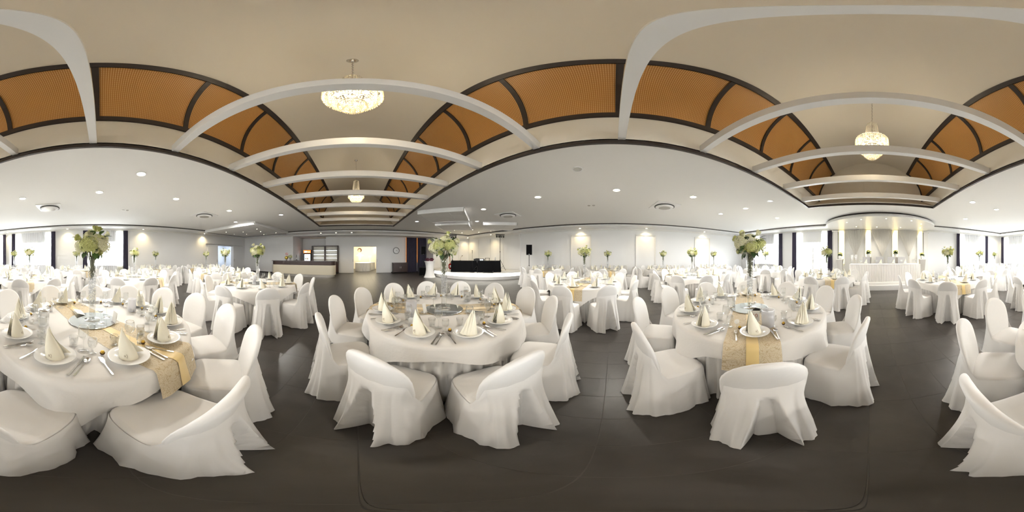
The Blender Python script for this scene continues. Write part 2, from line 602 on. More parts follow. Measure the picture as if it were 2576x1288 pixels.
run(bmb, [(DO[0], YA), (-2.65, YA)], 0, 0.07, 0.015)
struct('baseboard_left', bmb.mesh('baseboard', 'dark_trim'), 'dark baseboard')

# ---- vault
VC = (VX0 + VX1) / 2
VA, VBH, VZ = (VX1 - VX0) / 2, 1.85, EYE + 2.47
YE0, YE1 = -6.73, 10.60
T1A = R_(45.5)
def vp(tt, off=0.0): return (VC + (VA - off) * cos(tt), VZ + (VBH - off) * sin(tt))
vm = MB()
n = 26
ts = [T1A + (pi - 2 * T1A) * i / n for i in range(n + 1)]
vm.grid([[(vp(q)[0], y, vp(q)[1]) for y in (YE0, YE1)] for q in ts])
zlo, zhi = ZC + 0.05, VZ - 0.02
for x in (VX0, VX1):
    vm.add([(x, VY0, zlo), (x, VY1, zlo), (x, YE1, zhi), (x, YE0, zhi)], [(0, 1, 2, 3)])
for yo, ye in ((VY0, YE0), (VY1, YE1)):
    vm.add([(VX0, yo, zlo), (VX1, yo, zlo), (VX1, ye, zhi), (VX0, ye, zhi)], [(0, 1, 2, 3)])
    arc = [(vp(pi * i / 36)[0], ye, vp(pi * i / 36)[1]) for i in range(37)]
    vm.add([(VX1, ye, zhi)] + arc + [(VX0, ye, zhi)], [tuple(range(39))])
vm.box(VX0 - .35, VX1 + .35, YE0 - .3, YE1 + .3, ZC + .09, VZ + VBH + .3)      # outer roof box, keeps the sky out
vm.f = [f for f in vm.f if not (len(f) == 4 and all(abs(vm.v[i][2] - (ZC + .09)) < 1e-6 for i in f))]
vm.sm = vm.sm[:len(vm.f)]
vault = struct('ceiling_vault', vm.mesh('ceiling_vault', 'vault_paint'), 'beige barrel vault above the hall')
# perforated boards, ribs and rails
NP = 13
PW = (YE1 - YE0) / NP
for side in (0, 1):
    def q(a): return a if side == 0 else pi - a
    mb = MB(); rows = []; mb.uv = []
    arcl = 0; prev = None
    for i in range(11):
        a = q(0.02 + (T1A - 0.02) * i / 10)
        p = vp(a, -0.005)
        if prev: arcl += hypot(p[0] - prev[0], p[1] - prev[1])
        prev = p
        rows.append([(p[0], -PW / 2, p[1]), (p[0], PW / 2, p[1])])
        mb.uv += [(0, arcl), (PW, arcl)]
    mb.grid(rows)
    pme = mb.mesh('lattice_panel', 'perforated_board')
    rb = MB()
    rb.grid([[(vp(q(T1A * i / 10), o)[0], yy, vp(q(T1A * i / 10), o)[1])
              for o, yy in ((0.0, -0.04), (0.025, -0.04), (0.025, 0.04), (0.0, 0.04))] for i in range(11)], smooth=False)
    rme = rb.mesh('panel_rib', 'dark_trim')
    for k in range(NP):
        link('lattice_panel', pme, vault, (0, YE0 + PW * (k + 0.5), 0))
    for k in range(NP + 1):
        link('panel_rib', rme, vault, (0, YE0 + PW * k + (0.04 if k == 0 else -0.04 if k == NP else 0), 0))
    for a0, a1 in ((-0.012, 0.048), (T1A - 0.035, T1A + 0.02)):
        rl = MB()
        rl.grid([[(vp(q(aa), o)[0], yy, vp(q(aa), o)[1]) for yy in (YE0, YE1)]
                 for aa, o in ((a0, 0), (a0, 0.04), (a1, 0.04), (a1, 0))], smooth=False)
        link('panel_rail', rl.mesh('panel_rail', 'dark_trim'), vault)
# straight white beams across the opening
beam_me = MB().box(VX0 + 0.0, VX1 - 0.0, -0.05, 0.05, ZC + 0.065, ZC + 0.215).mesh('ceiling_beam', 'white_lacquer')
for k in range(-4, 8):
    o = link('ceiling_beam', beam_me, ceil, (0, -0.11 + 1.199 * k, 0))

# ---- dropped corner slab by the bar, acoustic panels above the stage
sm = MB().box(DX0, -4.9, 6.7, DY1, 3.04, ZC + 0.05)
struct('ceiling_slab', sm.mesh('ceiling_slab', 'ceiling_paint'), 'lowered ceiling slab near the bar')
sm = MB()
run(sm, [(DX0, 6.7), (-4.9, 6.7), (-4.9, DY1)], 3.04, 3.2, -0.03)
run(sm, [(DX0, 6.7), (-4.9, 6.7), (-4.9, DY1)], 3.10, 3.13, -0.045)
struct('trim_4', sm.mesh('trim', 'white_lacquer'), 'white edge of the lowered slab')
sm = MB()
run(sm, [(-4.98, DY1 - 0.1), (DX0 + 0.1, DY1 - 0.1), (DX0 + 0.1, 6.78)], 3.02, 3.041, 0.05)
struct('trim_5', sm.mesh('trim', 'dark_trim'), 'dark line on the lowered slab')
for (x, y), lab in (((3.5, 5.8), 'large white square acoustic ceiling panel nearest the vault'),
                    ((5.2, 7.65), 'white acoustic ceiling panel above the left part of the stage'),
                    ((7.1, 6.0), 'white acoustic ceiling panel above the right part of the stage')):
    h = 0.89
    fr = MB()
    for a in range(4):
        q = MB().box(-h, h, h - 0.03, h, -0.16, 0.0)
        ca, sa = cos(a * pi / 2), sin(a * pi / 2)
        q.xf(lambda p: (p[0] * ca - p[1] * sa, p[0] * sa + p[1] * ca, p[2]))
        fr.add(q.v, q.f)
    th = thing('acoustic_panel', lab, 'ceiling panel', (x, y, ZC), R_(45), 'acoustic panels over the stage',
               [('frame', fr.mesh('frame', 'white_lacquer'))])
    tl = MB().box(-h * 0.325, h * 0.325, -h * 0.325, h * 0.325, -0.14, -0.12).mesh('acoustic_tile', 'ceiling_paint')
    for i in (-1, 0, 1):
        for j in (-1, 0, 1):
            link('acoustic_tile', tl, th, (i * h * 0.655, j * h * 0.655, 0))

# ---- windows: frame, mullion, panes, sill (parts of the setting)
shrub_seed = random.Random(5)
for i, (w, a, b, z0, z1) in enumerate(WIN):
    fb = MB(); d0, d1 = -0.22, -0.15
    fw = 0.06
    mid = (a + b) / 2
    def bx(mb, u0, u1, e0, e1, zz0, zz1):
        if w == 'L': mb.box(XL + e0, XL + e1, u0, u1, zz0, zz1)
        else: mb.box(u0, u1, YB + e0, YB + e1, zz0, zz1)
    bx(fb, a, a + fw, d0, d1, z0, z1); bx(fb, b - fw, b, d0, d1, z0, z1)
    bx(fb, a, b, d0, d1, z1 - fw, z1); bx(fb, a, b, d0, d1, z0, z0 + fw)
    bx(fb, mid - 0.05, mid + 0.05, d0, d1, z0, z1)
    wo = struct('window_%d' % (i + 1), fb.mesh('window', 'white_lacquer'), 'white framed window')
    for u0, u1 in ((a + fw, mid - 0.05), (mid + 0.05, b - fw)):
        pm = MB(); bx(pm, u0, u1, -0.19, -0.185, z0 + fw, z1 - fw)
        link('pane', pm.mesh('pane', 'glass'), wo)
    hm = MB(); bx(hm, mid - 0.015, mid + 0.015, -0.15, -0.10, 1.35 if z0 > .5 else 1.02, 1.5 if z0 > .5 else 1.17)
    link('window_handle', hm.mesh('window_handle', 'silver'), wo)
    if z0 > 0.5:
        sl = MB(); bx(sl, a - 0.05, b + 0.05, -0.14, 0.05, z0 - 0.04, z0)
        link('window_sill', sl.mesh('window_sill', 'white_lacquer'), wo)

# ---- curtains
def wavy(mbw, u0, u1, z0, z1, amp, per, flare=0.0, ph=0.0, rows=2):
    """pleated hanging in local (u, depth, z)"""
    nu = max(8, int((u1 - u0) / per * 8))
    out = []
    for r in range(rows + 1):
        v = r / rows
        z = lerp(z1, z0, v)
        row = []
        for k in range(nu + 1):
            u = lerp(u0, u1, k / nu)
            um = (u0 + u1) / 2
            row.append((um + (u - um) * (1 + flare * v), amp * sin(2 * pi * (u - u0) / per + ph) * (0.85 + 0.15 * v), z))
        out.append(row)
    return mbw.grid(out)
def hang(w, mb, dist):
    if w == 'L': mb.xf(lambda p: (XL + dist + p[1], p[0], p[2]))
    else: mb.xf(lambda p: (p[0], YB + dist + p[1], p[2]))
    return mb
WNAME = ['window behind the big left bouquet', 'second window from the left edge', 'window left of the far corner',
         'window right of the head table', 'glass terrace door', 'window in the right far corner']
for i, (w, a, b, z0, z1) in enumerate(WIN):
    nm = WNAME[i]
    for s_, u, sd in ((-1, a - 0.12, 'first'), (1, b + 0.12, 'second')):
        # which side of the window in the picture
        side = ('left' if s_ < 0 else 'right') if w == 'L' else ('right' if s_ < 0 else 'left')
        mb = hang(w, wavy(MB(), u - 0.14, u + 0.14, 0.02, ZS - 0.1, 0.035, 0.085, 0.12), 0.13)
        one('dark_curtain', mb.mesh('dark_curtain', 'curtain_dark'),
            'dark slate pleated curtain on the %s of the %s' % (side, nm), 'curtain', group='dark window curtains')
        u2 = u + (0.33 if s_ < 0 else -0.33)
        mb = hang(w, wavy(MB(), u2 - 0.19, u2 + 0.19, 0.03, ZS - 0.1, 0.025, 0.075, 0.0, 1.0), 0.10)
        one('sheer_curtain', mb.mesh('sheer_curtain', 'sheer_cream'),
            'gathered cream sheer on the %s of the %s' % (side, nm), 'curtain', group='gathered cream sheers')
    if i != 4:
        mb = hang(w, wavy(MB(), a + 0.3, b - 0.3, 0.03, ZS - 0.1, 0.012, 0.13, 0, 0.5), 0.055)
        one('window_sheer', mb.mesh('window_sheer', 'sheer_white'), 'white see-through sheer across the %s' % nm, 'curtain',
            group='white sheers over the windows')
    bl = MB()
    bz = 2.28
    for k in range(3):
        zt, zb = lerp(ZS - 0.12, bz, k / 3), lerp(ZS - 0.12, bz, (k + 1) / 3)
        m0, m1 = (a + 0.45, b - 0.45)
        q = MB().box(m0, m1, -0.004 - 0.004 * k, 0.004 + 0.004 * k, zb, zt)
        hang(w, q, 0.02); bl.add(q.v, q.f)
    one('roman_blind', bl.mesh('roman_blind', 'blind'), 'half lowered pale blind in the %s' % nm, 'blind', group='pale window blinds')

# ---- outside: pale terrace and a few shrubs
struct('terrace_ground', MB().box(-40, 40, -40, YB - 0.3, -0.25, -0.13).box(-40, XL - 0.3, YB - 0.3, 30, -0.25, -0.13).mesh('terrace', 'paving'),
       'pale terrace outside the windows')
def leaf_mb(L=0.07, wd=0.035, bend=0.25):
    mb = MB()
    pts = [(0, 0.0), (0.25, 0.75), (0.55, 1.0), (0.82, 0.55), (1, 0)]
    rows = []
    for tt, ww in pts:
        z = -bend * L * tt * tt
        rows.append([(-wd / 2 * ww, tt * L, z + 0.006 * ww), (0, tt * L, z), (wd / 2 * ww, tt * L, z + 0.006 * ww)])
    return mb.grid(rows)
def rot_to(p, az, el, roll=0.0):
    x, y, z = p
    x, z = x * cos(roll) + z * sin(roll), -x * sin(roll) + z * cos(roll)
    y, z = y * cos(el) - z * sin(el), y * sin(el) + z * cos(el)
    return (x * cos(az) + y * sin(az), -x * sin(az) + y * cos(az), z)
def shrub(x, y, h, lab, seed):
    rd = random.Random(seed)
    fo = MB()
    for k in range(420):
        az, zz = rd.uniform(0, 2 * pi), rd.uniform(0.15, 1) * h
        rr = rd.uniform(0.1, 0.42) * (1 - 0.4 * zz / h)
        lf = leaf_mb(0.13, 0.08)
        e, a2, ro = rd.uniform(-0.6, 0.9), rd.uniform(0, 6.3), rd.uniform(-1, 1)
        fo.add([tuple(map(sum, zip(rot_to(p, a2, e, ro), (rr * cos(az), rr * sin(az), zz)))) for p in lf.v], lf.f, True)
    tr = MB().tube([(0, 0, 0), (0.02, 0, h * 0.5), (0, 0.02, h * 0.9)], [0.03, 0.02, 0.008])
    thing('garden_shrub', lab, 'shrub', (x, y, -0.13), 0, 'shrubs on the terrace',
          [('foliage', fo.mesh('foliage', 'leaf'), 'stuff'), ('trunk', tr.mesh('trunk', 'stem'))])
shrub(2.75, -11.2, 2.3, 'tall green shrub outside the glass terrace door', 1)
shrub(3.75, -12.6, 1.5, 'small green shrub farther off outside the glass terrace door', 2)

# ---- panelled right wall: three moulded frames, stage panels
def frame_on_right(y0, y1, z0, z1, nm='panel_moulding', w=0.07):
    mb = MB()
    for d0, ww in ((0.02, w), (0.035, w * 0.5)):
        mb.box(XR - d0, XR, y0, y0 + ww, z0, z1).box(XR - d0, XR, y1 - ww, y1, z0, z1)
        mb.box(XR - d0, XR, y0, y1, z1 - ww, z1).box(XR - d0, XR, y0, y1, z0, z0 + ww)
    link(nm, mb.mesh(nm, 'moulding'), wr)
for yc in (1.97, -1.96, -5.93):
    frame_on_right(yc - 0.63, yc + 0.63, 0.42, 2.72)
for k in range(4):
    y0 = 6.35 + k * 1.4
    link('wall_panel', MB().box(XR - 0.03, XR, y0 + 0.01, y0 + 1.39, 0.45, 2.82).mesh('wall_panel', 'white_lacquer'), wr)
for k in range(3):
    x0 = AX1 + 0.15 + k * 1.2
    link('wall_panel', MB().box(x0 + 0.01, x0 + 1.19, YF - 0.03, YF, 0.45, 2.82).mesh('wall_panel', 'white_lacquer'), wf)
link('corner_post', MB().box(AX1 - 0.0, AX1 + 0.16, YF - 0.06, YF, 0, ZS - 0.09).mesh('corner_post', 'white_lacquer'), wf)
link('corner_post', MB().box(XR - 0.08, XR, 6.2, 6.33, 0, ZS - 0.09).mesh('corner_post', 'white_lacquer'), wr)

# ---- sliding doors
def slab_door(name, x0, x1, y0, y1, z1, parent, hx, hy):
    d = struct(name, MB().box(x0, x1, y0, y1, 0.015, z1).mesh('door', 'white_lacquer'), 'white sliding door leaf')
    link('door_handle', MB().cbox((hx, hy, 1.05), (0.03, 0.03, 0.22)).mesh('door_handle', 'brushed_steel'), d)
    return d
slab_door('door_1', -1.52, -0.3, YA - 0.06, YA - 0.01, 2.24, None, -0.36, YA - 0.07)
slab_door('door_2', 1.58, 2.82, YA - 0.06, YA - 0.01, 2.24, None, 1.64, YA - 0.07)
d3 = slab_door('door_3', XL + 0.02, XL + 0.06, 7.55, 8.60, 2.3, None, XL + 0.075, 8.5)
link('door_rail', MB().box(XL + 0.0, XL + 0.09, 7.4, 11.6, 2.3, 2.36).mesh('door_rail', 'silver'), d3)
d4 = slab_door('door_4', XL + 0.02, XL + 0.06, 10.40, 11.45, 2.3, None, XL + 0.075, 10.5)

# ---- side room behind the left doorway, bright room behind the alcove doorway
sr = MB()
sr.box(XL - 3.3, XL - 3.2, 7.6, 12.4, 0, 3).box(XL - 3.3, XL - 0.3, 12.3, 12.4, 0, 3)
sr.box(XL - 3.3, XL - 0.3, 7.5, 7.6, 0, 3).box(XL - 3.3, XL - 0.3, 7.5, 12.4, 3, 3.1)
struct('wall_side_room', sr.mesh('wall', 'side_room_paint'), 'bluish walls of the side room')
struct('floor_side_room', MB().box(XL - 3.3, XL - 0.3, 7.5, 12.4, -0.1, -0.004).mesh('floor', 'tile'), 'dark floor of the side room')
add_light('side_room_lamp', 'AREA', (XL - 1.6, 10.6, 2.9), 60, (0.92, 0.96, 1), (0, 0, 0), size=1.2)
one('dark_curtain', MB().grid([[(XL - 2.2 + 0.03 * sin(k * 1.3), 9.2 + k * 0.05, z) for k in range(24)] for z in (2.4, 0.02)])
    .mesh('dark_curtain', 'curtain_dark'), 'dark curtain hanging beyond the side doorway', 'curtain')
br = MB()
br.box(-4.0, 5.2, 18.0, 18.2, 0, 3.1).box(-4.1, -4.0, YA + 1.2, 18.2, 0, 3.1).box(5.2, 5.3, YA + 0.2, 18.2, 0, 3.1)
br.box(-4.1, 5.3, YA + 0.2, 18.2, 3.0, 3.1).box(-4.1, -2.45, YA + 1.1, YA + 1.2, 0, 3.1)
struct('wall_back_room', br.mesh('wall', 'cream_room_paint'), 'cream walls of the room behind')
add_light('back_room_lamp', 'AREA', (0.8, 15.8, 2.9), 105, (1.0, 0.88, 0.64), (0, 0, 0), size=2.0)

# ================================================================ CEILING FIXTURES
WARM = (1.0, 0.80, 0.50)
def ring_mb(r0, r1, z0, z1, n=24):
    return MB().lathe([(r0, z0), (r1, z0), (r1, z1), (r0, z1)], n, close=True, smooth=False)
dl_ring = ring_mb(0.085, 0.11, -0.012, 0.0).mesh('bezel', 'white_lacquer')
dl_glow = MB().solid([(0.085, -0.008), (0.085, -0.004)], 24).mesh('lens', 'downlight_glow')
dl_white = MB().solid([(0.085, -0.008), (0.085, -0.004)], 24).mesh('lens', 'downlight_white')
dl_off = MB().solid([(0.085, -0.005), (0.085, -0.002)], 24).mesh('lens', 'silver')
DOWN = [(-4.25, -6.35, 1, 'beside the head table right corner'), (-4.25, -4.3, 1, 'above the table right of the head table'),
        (-4.27, -2.24, 1, 'above the far left edge of the picture'), (-4.3, -0.05, 1, 'above the leftmost big bouquet'),
        (-4.35, 2.15, 1, 'third from the left picture edge in the lit row'), (-4.4, 4.4, 1, 'near the left round air vent beside the bar slab'),
        (4.2, 2.1, 1, 'left of the twin sensor on the right ceiling'), (4.15, -0.08, 1, 'highest of the lit row before the panelled wall'),
        (4.13, -2.2, 1, 'right of the round vent facing the panelled wall'), (4.2, 4.3, 1, 'beside the large acoustic panel'),
        (4.06, -4.28, 1, 'near the right end of the panelled wall'), (4.0, -6.3, 1, 'beside the oval canopy left end'),
        (-3.13, 0.78, 1, 'largest, closest to the dark vault edge'), (2.94, 0.66, 0, 'unlit one close to the right vault edge'),
        (-3.1, 6.13, 2, 'between the bar slab and the vault'), (-5.7, 6.15, 2, 'beside the edge of the bar slab'),
        (2.95, 7.7, 2, 'left of the large acoustic panel'), (5.5, 6.1, 2, 'between the three acoustic panels'),
        (5.3, -4.1, 2, 'small white one before the right far corner'), (2.9, -4.17, 0, 'unlit one beside the vault right end'),
        (-3.06, -4.17, 2, 'white one beside the vault near the corner')]
for x, y, st, lab in DOWN:
    thing('downlight', ('lit warm' if st == 1 else 'lit white' if st == 2 else 'dark') + ' round ceiling downlight ' + lab, 'downlight',
          (x, y, ZC), 0, 'ceiling downlights', [('bezel', dl_ring), ('lens', (dl_off, dl_glow, dl_white)[st])])
    if st:
        add_light('downlight_lamp', 'AREA', (x, y, ZC - 0.02), 26 if st == 1 else 46, (1.0, 0.94, 0.85) if st == 1 else (1, .96, .9),
                  shape='DISK', size=0.16)
# wall-washing spots in the border
sp_ring = ring_mb(0.05, 0.075, -0.01, 0.0, 16).mesh('bezel', 'white_lacquer')
sp_glow = MB().solid([(0.05, -0.007), (0.05, -0.003)], 16).mesh('lens', 'star_glow')
BOR = [(9.48, 1.97, 'above the left moulded wall panel'), (9.48, -1.96, 'above the middle moulded wall panel'),
       (9.48, -5.93, 'above the right moulded wall panel'),
       (-9.68, -2.05, 'between the two left windows'), (-9.68, 2.55, 'right of the window behind the big bouquet'), (-9.68, 7.1, 'above the side doorway rail'),
       (-9.68, -6.3, 'at the left picture edge between curtains'), (-9.3, -9.3, 'in the far window corner'),
       (-2.6, 11.4, 'left of three above the bar'), (-1.5, 11.4, 'middle of three above the bar'), (-0.4, 11.4, 'right of three above the bar'),
       (9.2, 8.6, 'right of the stage corner'), (9.25, 11.5, 'in the stage corner'), (7.0, 11.5, 'left of the stage corner')]
for x, y, lab in BOR:
    thing('wall_spot', 'small warm spot in the white ceiling border ' + lab, 'spotlight', (x, y, ZS), 0, 'border spots',
          [('bezel', sp_ring), ('lens', sp_glow)])
    add_light('wall_spot_lamp', 'SPOT', (x, y, ZS - 0.015), 46, (1.0, 0.78, 0.42), (0, 0, 0),
              spot_size=R_(120), spot_blend=0.9, shadow_soft_size=0.03)
# tiny star spots
st_ring = ring_mb(0.028, 0.042, -0.006, 0.0, 12).mesh('bezel', 'silver')
st_glow = MB().solid([(0.028, -0.005), (0.028, -0.002)], 12).mesh('lens', 'star_glow')
STARS = []
for k, (x, y) in enumerate([(-7.9, 7.6), (-7.0, 8.3), (-6.0, 8.9), (-5.4, 9.9), (-6.6, 10.2), (-7.6, 9.4), (-5.6, 7.9), (-8.3, 8.8)]):
    STARS.append((x, y, 3.04, 'tiny star spot in the lowered slab near the bar', 'star spots in the bar slab'))
for k, (x, y) in enumerate([(6.3, 9.3), (7.1, 8.3), (7.9, 7.4), (8.4, 6.6), (7.4, 9.9), (8.2, 8.9), (6.7, 10.4), (8.45, 7.9)]):
    STARS.append((x, y, ZC, 'tiny star spot in the ceiling above the stage', 'star spots over the stage'))
STARS.sort(key=lambda q: (q[4], atan2(q[0], q[1])))
sn = {}
for x, y, z, lab, g in STARS:
    sn[g] = sn.get(g, 0) + 1
    lab = lab + ', %s from the left' % ORD(sn[g])
    thing('star_spot', lab, 'spotlight', (x, y, z), 0, g, [('bezel', st_ring), ('lens', st_glow)])
    if sn[g] % 3 == 2: add_light('star_spot_lamp', 'SPOT', (x, y, z - 0.01), 24, (1.0, 0.86, 0.62), (0, 0, 0), spot_size=R_(110), spot_blend=0.8, shadow_soft_size=0.02)
# round-flow air cassettes
cas_plate = MB().box(-0.42, 0.42, -0.42, 0.42, -0.025, 0.0).mesh('cover_plate', 'white_lacquer')
cas_slot = MB().lathe([(0.30, -0.026), (0.345, -0.026), (0.345, -0.05), (0.30, -0.05)], 32, close=True, smooth=False).mesh('air_slot', 'black')
cas_cap = MB().solid([(0.255, -0.085), (0.30, -0.075), (0.318, -0.055), (0.30, -0.026)], 32).mesh('round_cap', 'white_lacquer')
cg = MB()
for k in range(-9, 10):
    h = math.sqrt(max(0, 0.2 ** 2 - (k * 0.021) ** 2))
    if h > 0.02:
        cg.box(k * 0.021 - 0.004, k * 0.021 + 0.004, -h, h, -0.09, -0.084)
cas_grille = cg.mesh('grille', 'brushed_steel')
for x, y, lab in ((-5.5, -1.8, 'above the window side at far left'), (-5.6, 4.1, 'left of the bar slab'),
                  (5.5, 4.15, 'right of the acoustic panels'), (5.33, -1.73, 'facing the panelled wall')):
    thing('air_cassette', 'square white ceiling air unit with round cap ' + lab, 'air vent', (x, y, ZC), R_(8), 'ceiling air units',
          [('cover_plate', cas_plate), ('air_slot', cas_slot), ('round_cap', cas_cap, [('grille', cas_grille)])])
sens = MB().solid([(0.035, -0.02), (0.05, -0.008), (0.05, 0)], 14).mesh('sensor', 'brushed_steel')
for x, y, lab in ((-6.1, 0.9, 'above the left window wall'), (5.5, 0.75, 'before the panelled wall')):
    th = thing('twin_sensor', 'small twin ceiling sensor ' + lab, 'sensor', (x, y, ZC), 0, 'twin sensors', [])
    for d in (-0.08, 0.08):
        link('sensor_cap', sens, th, (0, d, 0))

# ---- crystal chandeliers
def chandelier_parts(seed):
    rd = random.Random(seed)
    top = EYE + 4.32
    plate = MB().solid([(0.012, top - 0.06), (0.03, top - 0.05), (0.062, top - 0.015), (0.066, top - 0.005)], 24).mesh('canopy_plate', 'silver')
    ch = MB()
    z = top - 0.06
    k = 0
    while z > EYE + 3.22:
        a = k * pi / 2
        ch.lathe([(0.006 + 0.0, -0.0)], 3) if False else None
        dx, dy = 0.012 * cos(a), 0.012 * sin(a)
        ch.tube([(dx, dy, z), (-dx, -dy, z - 0.025), (dx * .2, dy * .2, z - 0.045)], 0.004, 5)
        z -= 0.038; k += 1
    chain = ch.mesh('chain', 'silver')
    fr = MB()
    for r, zz in ((0.10, 3.20), (0.14, 2.72), (0.30, 2.66), (0.25, 2.42), (0.15, 2.24)):
        fr.lathe([(r - 0.004, zz), (r + 0.004, zz), (r + 0.004, zz + 0.01), (r - 0.004, zz + 0.01)], 32, (0, 0, EYE), close=True)
    fr.tube([(0, 0, EYE + 2.25), (0, 0, EYE + 3.22)], 0.012, 8)
    for k in range(6):
        a = k * pi / 3
        fr.tube([(0, 0, EYE + 2.67), (0.3 * cos(a), 0.3 * sin(a), EYE + 2.67)], 0.006, 5)
        fr.tube([(0.0, 0, EYE + 2.42), (0.25 * cos(a), 0.25 * sin(a), EYE + 2.42)], 0.006, 5)
    frame = fr.mesh('frame', 'silver')
    cr = MB()
    def gem(x, y, z, w, h, a):
        ca, sa = cos(a) * w, sin(a) * w
        cr.add([(x, y, z + h), (x + ca, y + sa, z), (x - sa, y + ca, z), (x - ca, y - sa, z), (x + sa, y - ca, z), (x, y, z - h)],
               [(0, 1, 2), (0, 2, 3), (0, 3, 4), (0, 4, 1), (5, 2, 1), (5, 3, 2), (5, 4, 3), (5, 1, 4)])
    def tier(r0, z0, r1, z1, n, m, w=0.011):
        for k in range(n):
            a = 2 * pi * k / n + rd.uniform(-.03, .03)
            for j in range(m):
                f = j / (m - 1)
                r = lerp(r0, r1, f); zz = lerp(z0, z1, f)
                gem(r * cos(a), r * sin(a), EYE + zz, w, w * (2.2 if j == m - 1 else 1.25), a)
    tier(0.10, 3.20, 0.14, 2.74, 30, 14, 0.010)
    tier(0.305, 2.66, 0.315, 2.44, 64, 7, 0.014)
    tier(0.25, 2.66, 0.25, 2.40, 44, 7, 0.014)
    tier(0.30, 2.46, 0.22, 2.30, 50, 5, 0.014)
    tier(0.21, 2.42, 0.15, 2.20, 38, 6, 0.014)
    tier(0.13, 2.32, 0.09, 2.13, 24, 6, 0.013)
    tier(0.06, 2.26, 0.03, 2.10, 10, 5, 0.012)
    crystal = cr.mesh('crystal_strands', 'glass_crystal')
    bulbs = MB().sphere((0, 0, 0), 0.028, 10, 6, 1.3).mesh('bulb', 'warm_bulb')
    return plate, chain, frame, crystal, bulbs
plate, chain, frame, crystal, bulb = chandelier_parts(3)
for y, lab in ((1.69, 'large crystal chandelier hanging nearest, above the front tables'),
               (6.5, 'crystal chandelier hanging toward the bar'), (-3.1, 'crystal chandelier hanging toward the head table')):
    th = thing('crystal_chandelier', lab, 'chandelier', (VC, y, 0), 0, 'vault chandeliers',
               [('canopy_plate', plate), ('chain', chain), ('frame', frame), ('crystal_strands', crystal, 'stuff')])
    for k in range(6):
        a = k * pi / 3 + 0.4
        link('bulb', bulb, th, (0.17 * cos(a), 0.17 * sin(a), EYE + 2.50))
    add_light('chandelier_lamp', 'POINT', (VC, y, EYE + 2.52), 22, (1.0, 0.87, 0.66), shadow_soft_size=0.16)

# ================================================================ STAGE CORNER
SZ = 0.42
A, Cc, B = (5.3, 10.5), (6.54, 6.9), (8.9, 5.5)
mx, my = (A[0] + B[0]) / 2, (A[1] + B[1]) / 2
chd = hypot(B[0] - A[0], B[1] - A[1]) / 2
sag = 1.1
rad = (chd * chd + sag * sag) / (2 * sag)
nx, ny = (B[1] - A[1]) / (2 * chd), -(B[0] - A[0]) / (2 * chd)
ox, oy = mx - nx * (sag - rad), my - ny * (sag - rad)
if hypot(ox + nx * rad - Cc[0], oy + ny * rad - Cc[1]) > hypot(ox - nx * rad - Cc[0], oy - ny * rad - Cc[1]):
    nx, ny = -nx, -ny
    ox, oy = mx - nx * (sag - rad), my - ny * (sag - rad)
aA, aB = atan2(A[1] - oy, A[0] - ox), atan2(B[1] - oy, B[0] - ox)
if aB < aA: aB += 2 * pi
if aB - aA > pi:
    aA += 2 * pi
    aA, aB = aB, aA
def arc_pts(off, n=40):
    p = []
    for i in range(n + 1):
        a = aA + (aB - aA) * i / n
        p.append((ox + (rad + off) * cos(a), oy + (rad + off) * sin(a)))
    if hypot(p[0][0] - A[0], p[0][1] - A[1]) > hypot(p[-1][0] - A[0], p[-1][1] - A[1]):
        p.reverse()
    return p
def stage_poly(off):
    p = arc_pts(off)
    return [(AX1, YF - 0.01), (A[0] + 0.25, YF - 0.3)][:1] + [(AX1 - 0.1, YF - 0.05)] + p + [(XR - 0.01, 5.35), (XR - 0.01, YF - 0.01)]
def stage_poly(off):
    return [(AX1 + 0.02, YF - 0.01)] + arc_pts(off) + [(XR - 0.01, 5.3), (XR - 0.01, YF - 0.01)]
thing('stage_platform', 'low white curved corner stage with a glowing front band', 'stage', (0, 0, 0), 0, None,
      [('plinth', MB().prism(stage_poly(-0.02), 0.0, 0.18).mesh('plinth', 'white_lacquer')),
       ('light_band', MB().grid([[(x, y, z) for x, y in arc_pts(-0.05)] for z in (0.18, 0.39)]).mesh('light_band', 'led_white')),
       ('deck', MB().prism(stage_poly(0.0), 0.39, SZ).mesh('deck', 'moulding'))])
va = R_(41.4)
vx, vy = sin(va), cos(va)
def stg(px, d, z=SZ):
    a = R_((px - 899) / 7.1556)
    return (d * sin(a), d * cos(a), z)
face = -va                    # local +x = right in picture, local -y towards the viewer
def dj_table(w, lab, loc):
    cl = MB()
    rows = []
    n = 60
    per = [(-w / 2, -0.35), (w / 2, -0.35), (w / 2, 0.35), (-w / 2, 0.35)]
    pts = []
    for k in range(4):
        a, b = per[k], per[(k + 1) % 4]
        for j in range(24):
            f = j / 24
            pts.append((lerp(a[0], b[0], f), lerp(a[1], b[1], f)))
    for v in (0, 0.4, 1.0):
        rows.append([(x * (1 + 0.02 * v) + 0.012 * v * sin(i * 1.1), y * (1 + 0.05 * v) + 0.02 * v * sin(i * 0.9 + 1), lerp(0.70, 0.005, v)) for i, (x, y) in enumerate(pts)])
    cl.grid(rows, wrap=True)
    cl.add([(p[0], p[1], 0.70) for p in pts], [tuple(range(len(pts)))])
    one('black_tablecloth', cl.mesh('black_tablecloth', 'black_cloth'), lab[1], 'tablecloth', loc, face, 'black stage table cloths')
    tp = MB().box(-w / 2 + .01, w / 2 - .01, -.34, .34, .66, .695)
    lg = MB()
    th = thing('folding_table', lab[0], 'table', loc, face, 'stage tables', [('tabletop', tp.mesh('tabletop', 'wenge'))])
    lm = MB().tube([(0, 0, 0), (0, 0, .66)], 0.015).mesh('leg', 'black')
    for sx in (-1, 1):
        for sy in (-1, 1):
            link('leg', lm, th, (sx * (w / 2 - .1), sy * .27, 0))
dj_table(1.62, ('folding table on stage under the left black cloth', 'black floor-length cloth over the left stage table'), stg(1168, 10.45))
